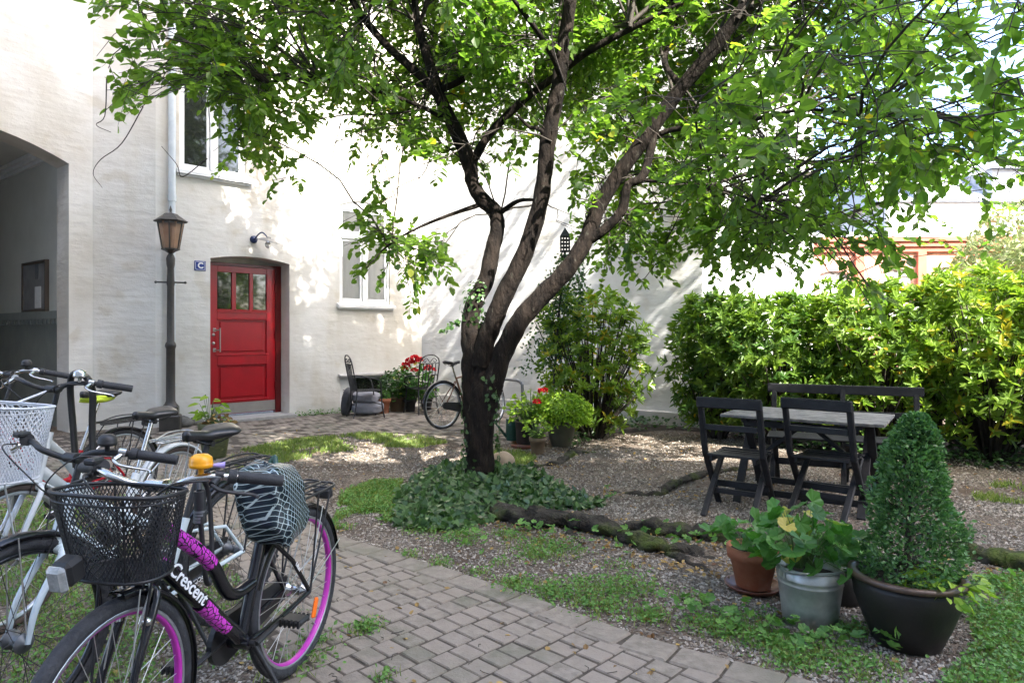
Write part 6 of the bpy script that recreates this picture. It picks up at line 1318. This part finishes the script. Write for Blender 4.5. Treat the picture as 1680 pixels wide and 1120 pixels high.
for (x, y, r, n) in PT:
    c = G(x, y)[:2]; n = int(n*(.8 if y < 900 or x > 1380 else .5)); k = rn(n, 2)*r*.42; pg.append(c+k[:int(n*.55)]); pw_.append(c+k[int(n*.3):]*1.1)
pg, pw_ = np.concatenate(pg), np.concatenate(pw_)
grass('scattered grass tufts in the gravel and along the path edge', np.repeat(pg, 2, 0)+rn(len(pg)*2, 2)*.02, .045, .0045)
ground_leaves('weeds', pw_+rn(len(pw_), 2)*.02, .04, .024, .016, M['clover'], label='patches of small leaved weeds in the gravel', cat='weeds')
bw_ = np.concatenate([G(x, y)[:2]+rn(n, 2)*r for x, y, r, n in [(1160, 1000, .05, 8), (1270, 1045, .1, 22), (1320, 1050, .06, 12), (1360, 1060, .05, 8), (1150, 1025, .08, 16), (1195, 1040, .05, 9), (1440, 1070, .05, 8), (1090, 880, .12, 20), (1180, 900, .1, 14), (1010, 890, .1, 14), (880, 868, .1, 14), (1000, 815, .04, 5), (1600, 1010, .1, 14), (1630, 960, .1, 12), (760, 900, .1, 16), (940, 870, .08, 12)]])
ground_leaves('broadleaf_weeds', bw_, .1, .06, .05, M['clover'], LB, LBF, label='single larger leaved weeds along the roots and the path', cat='weeds', flat=.5)
g7 = gp((930, 742), (1000, 712), (1100, 705), (1180, 710), (1300, 740), (1680, 775), (1900, 770), (1900, 720), (1680, 720), (1300, 700), (1100, 680), (950, 690)); ground_leaves('hedge_ground_cover', scatter(g7, 5200), .14, .06, .05, M['ivy'], label='dark ground cover leaves under the rhododendrons', cat='ground cover')
q = MB(); 
import mathutils
tri = mathutils.geometry.tessellate_polygon([[Vector((p[0], p[1], 0)) for p in g7]]); q.add([(p[0], p[1], gz(*p)+.004) for p in g7], [list(t) for t in tri]); q.build('soil_bed', M['soil'], kind='structure')
# weeds along the foot of the wall
s = ru(.1, 4.6, 900); s = s[(s < DS0-.1) | (s > DS1+.1)]; q_ = W1P[None]+d1[None]*s[:, None]+n1[None]*(np.abs(rn(len(s)))*.05+.02)[:, None]
ground_leaves('wall_weeds', q_, .09, .04, .025, M['clover'], label='thin weeds along the foot of the white wall', cat='weeds', hp=2)
c = GW(212, 690); n = 500; pos = np.column_stack([c+rn(n, 2)*np.array((.28, .12)), ru(0, .75, n)**1.2]); V, Fc_ = leaves(pos, rn(n, 3), nrmz(rn(n, 3)+np.array((0, 0, 1))), ru(.02, .045, n), ru(.012, .022, n))
tw_ = empty('tall_weed', (*c, 0), 0, 'wispy tall weeds against the wall behind the bicycle saddles', 'weeds'); fast('foliage', V, Fc_, M['clover'], tw_, np.repeat(ru(0, 1, n), 6), wld=True)
q = MB()
for i in range(0, n, 9): q.tube([(pos[i, 0]*.4+c[0]*.6, pos[i, 1]*.4+c[1]*.6, 0), pos[i]], [.003, .0015], 3, cap=False)
q.build('stems', M['stemg'], tw_, wld=True)
rtp = [(815, 862), (870, 880), (930, 885), (1000, 905), (1080, 922), (1140, 935), (1200, 940), (1100, 885), (1180, 895), (1250, 905), (960, 858), (1040, 862), (880, 850), (900, 765), (1000, 812), (1120, 812), (1180, 785), (1600, 935), (1660, 950)]
lit = np.concatenate([G(x, y)[:2]+rn(34, 2)*np.array((.14, .1)) for x, y in rtp])
ground_leaves('leaf_litter', lit, .02, .035, .022, M['dead'], label='brown leaf litter banked against the big roots', cat='leaf litter', flat=.5)
# fallen leaves and bits
n = 900; y = 2.3+7.5*ru(0, 1, n); x = ru(-.6, .75, n)*y; ground_leaves('fallen_leaves', np.column_stack([x, y]), .006, .038, .024, M['dead'], label='scattered yellow and brown fallen leaves on path and gravel', cat='fallen leaves', flat=.3)
q = MB()
for _ in range(150):
    y = random.uniform(2.6, 8); x = random.uniform(-.5, .7)*y; a = random.uniform(0, 6.3); l = random.uniform(.02, .07); q.tube([(x, y, .012), (x+l*.5*math.cos(a), y+l*.5*math.sin(a), .016), (x+l*math.cos(a+.4), y+l*math.sin(a+.4), .012)], .0016, 4)
q.build('fallen_twigs', M['twig'], None, label='small dark twigs dropped on the path and the gravel', cat='twigs', kind='stuff')
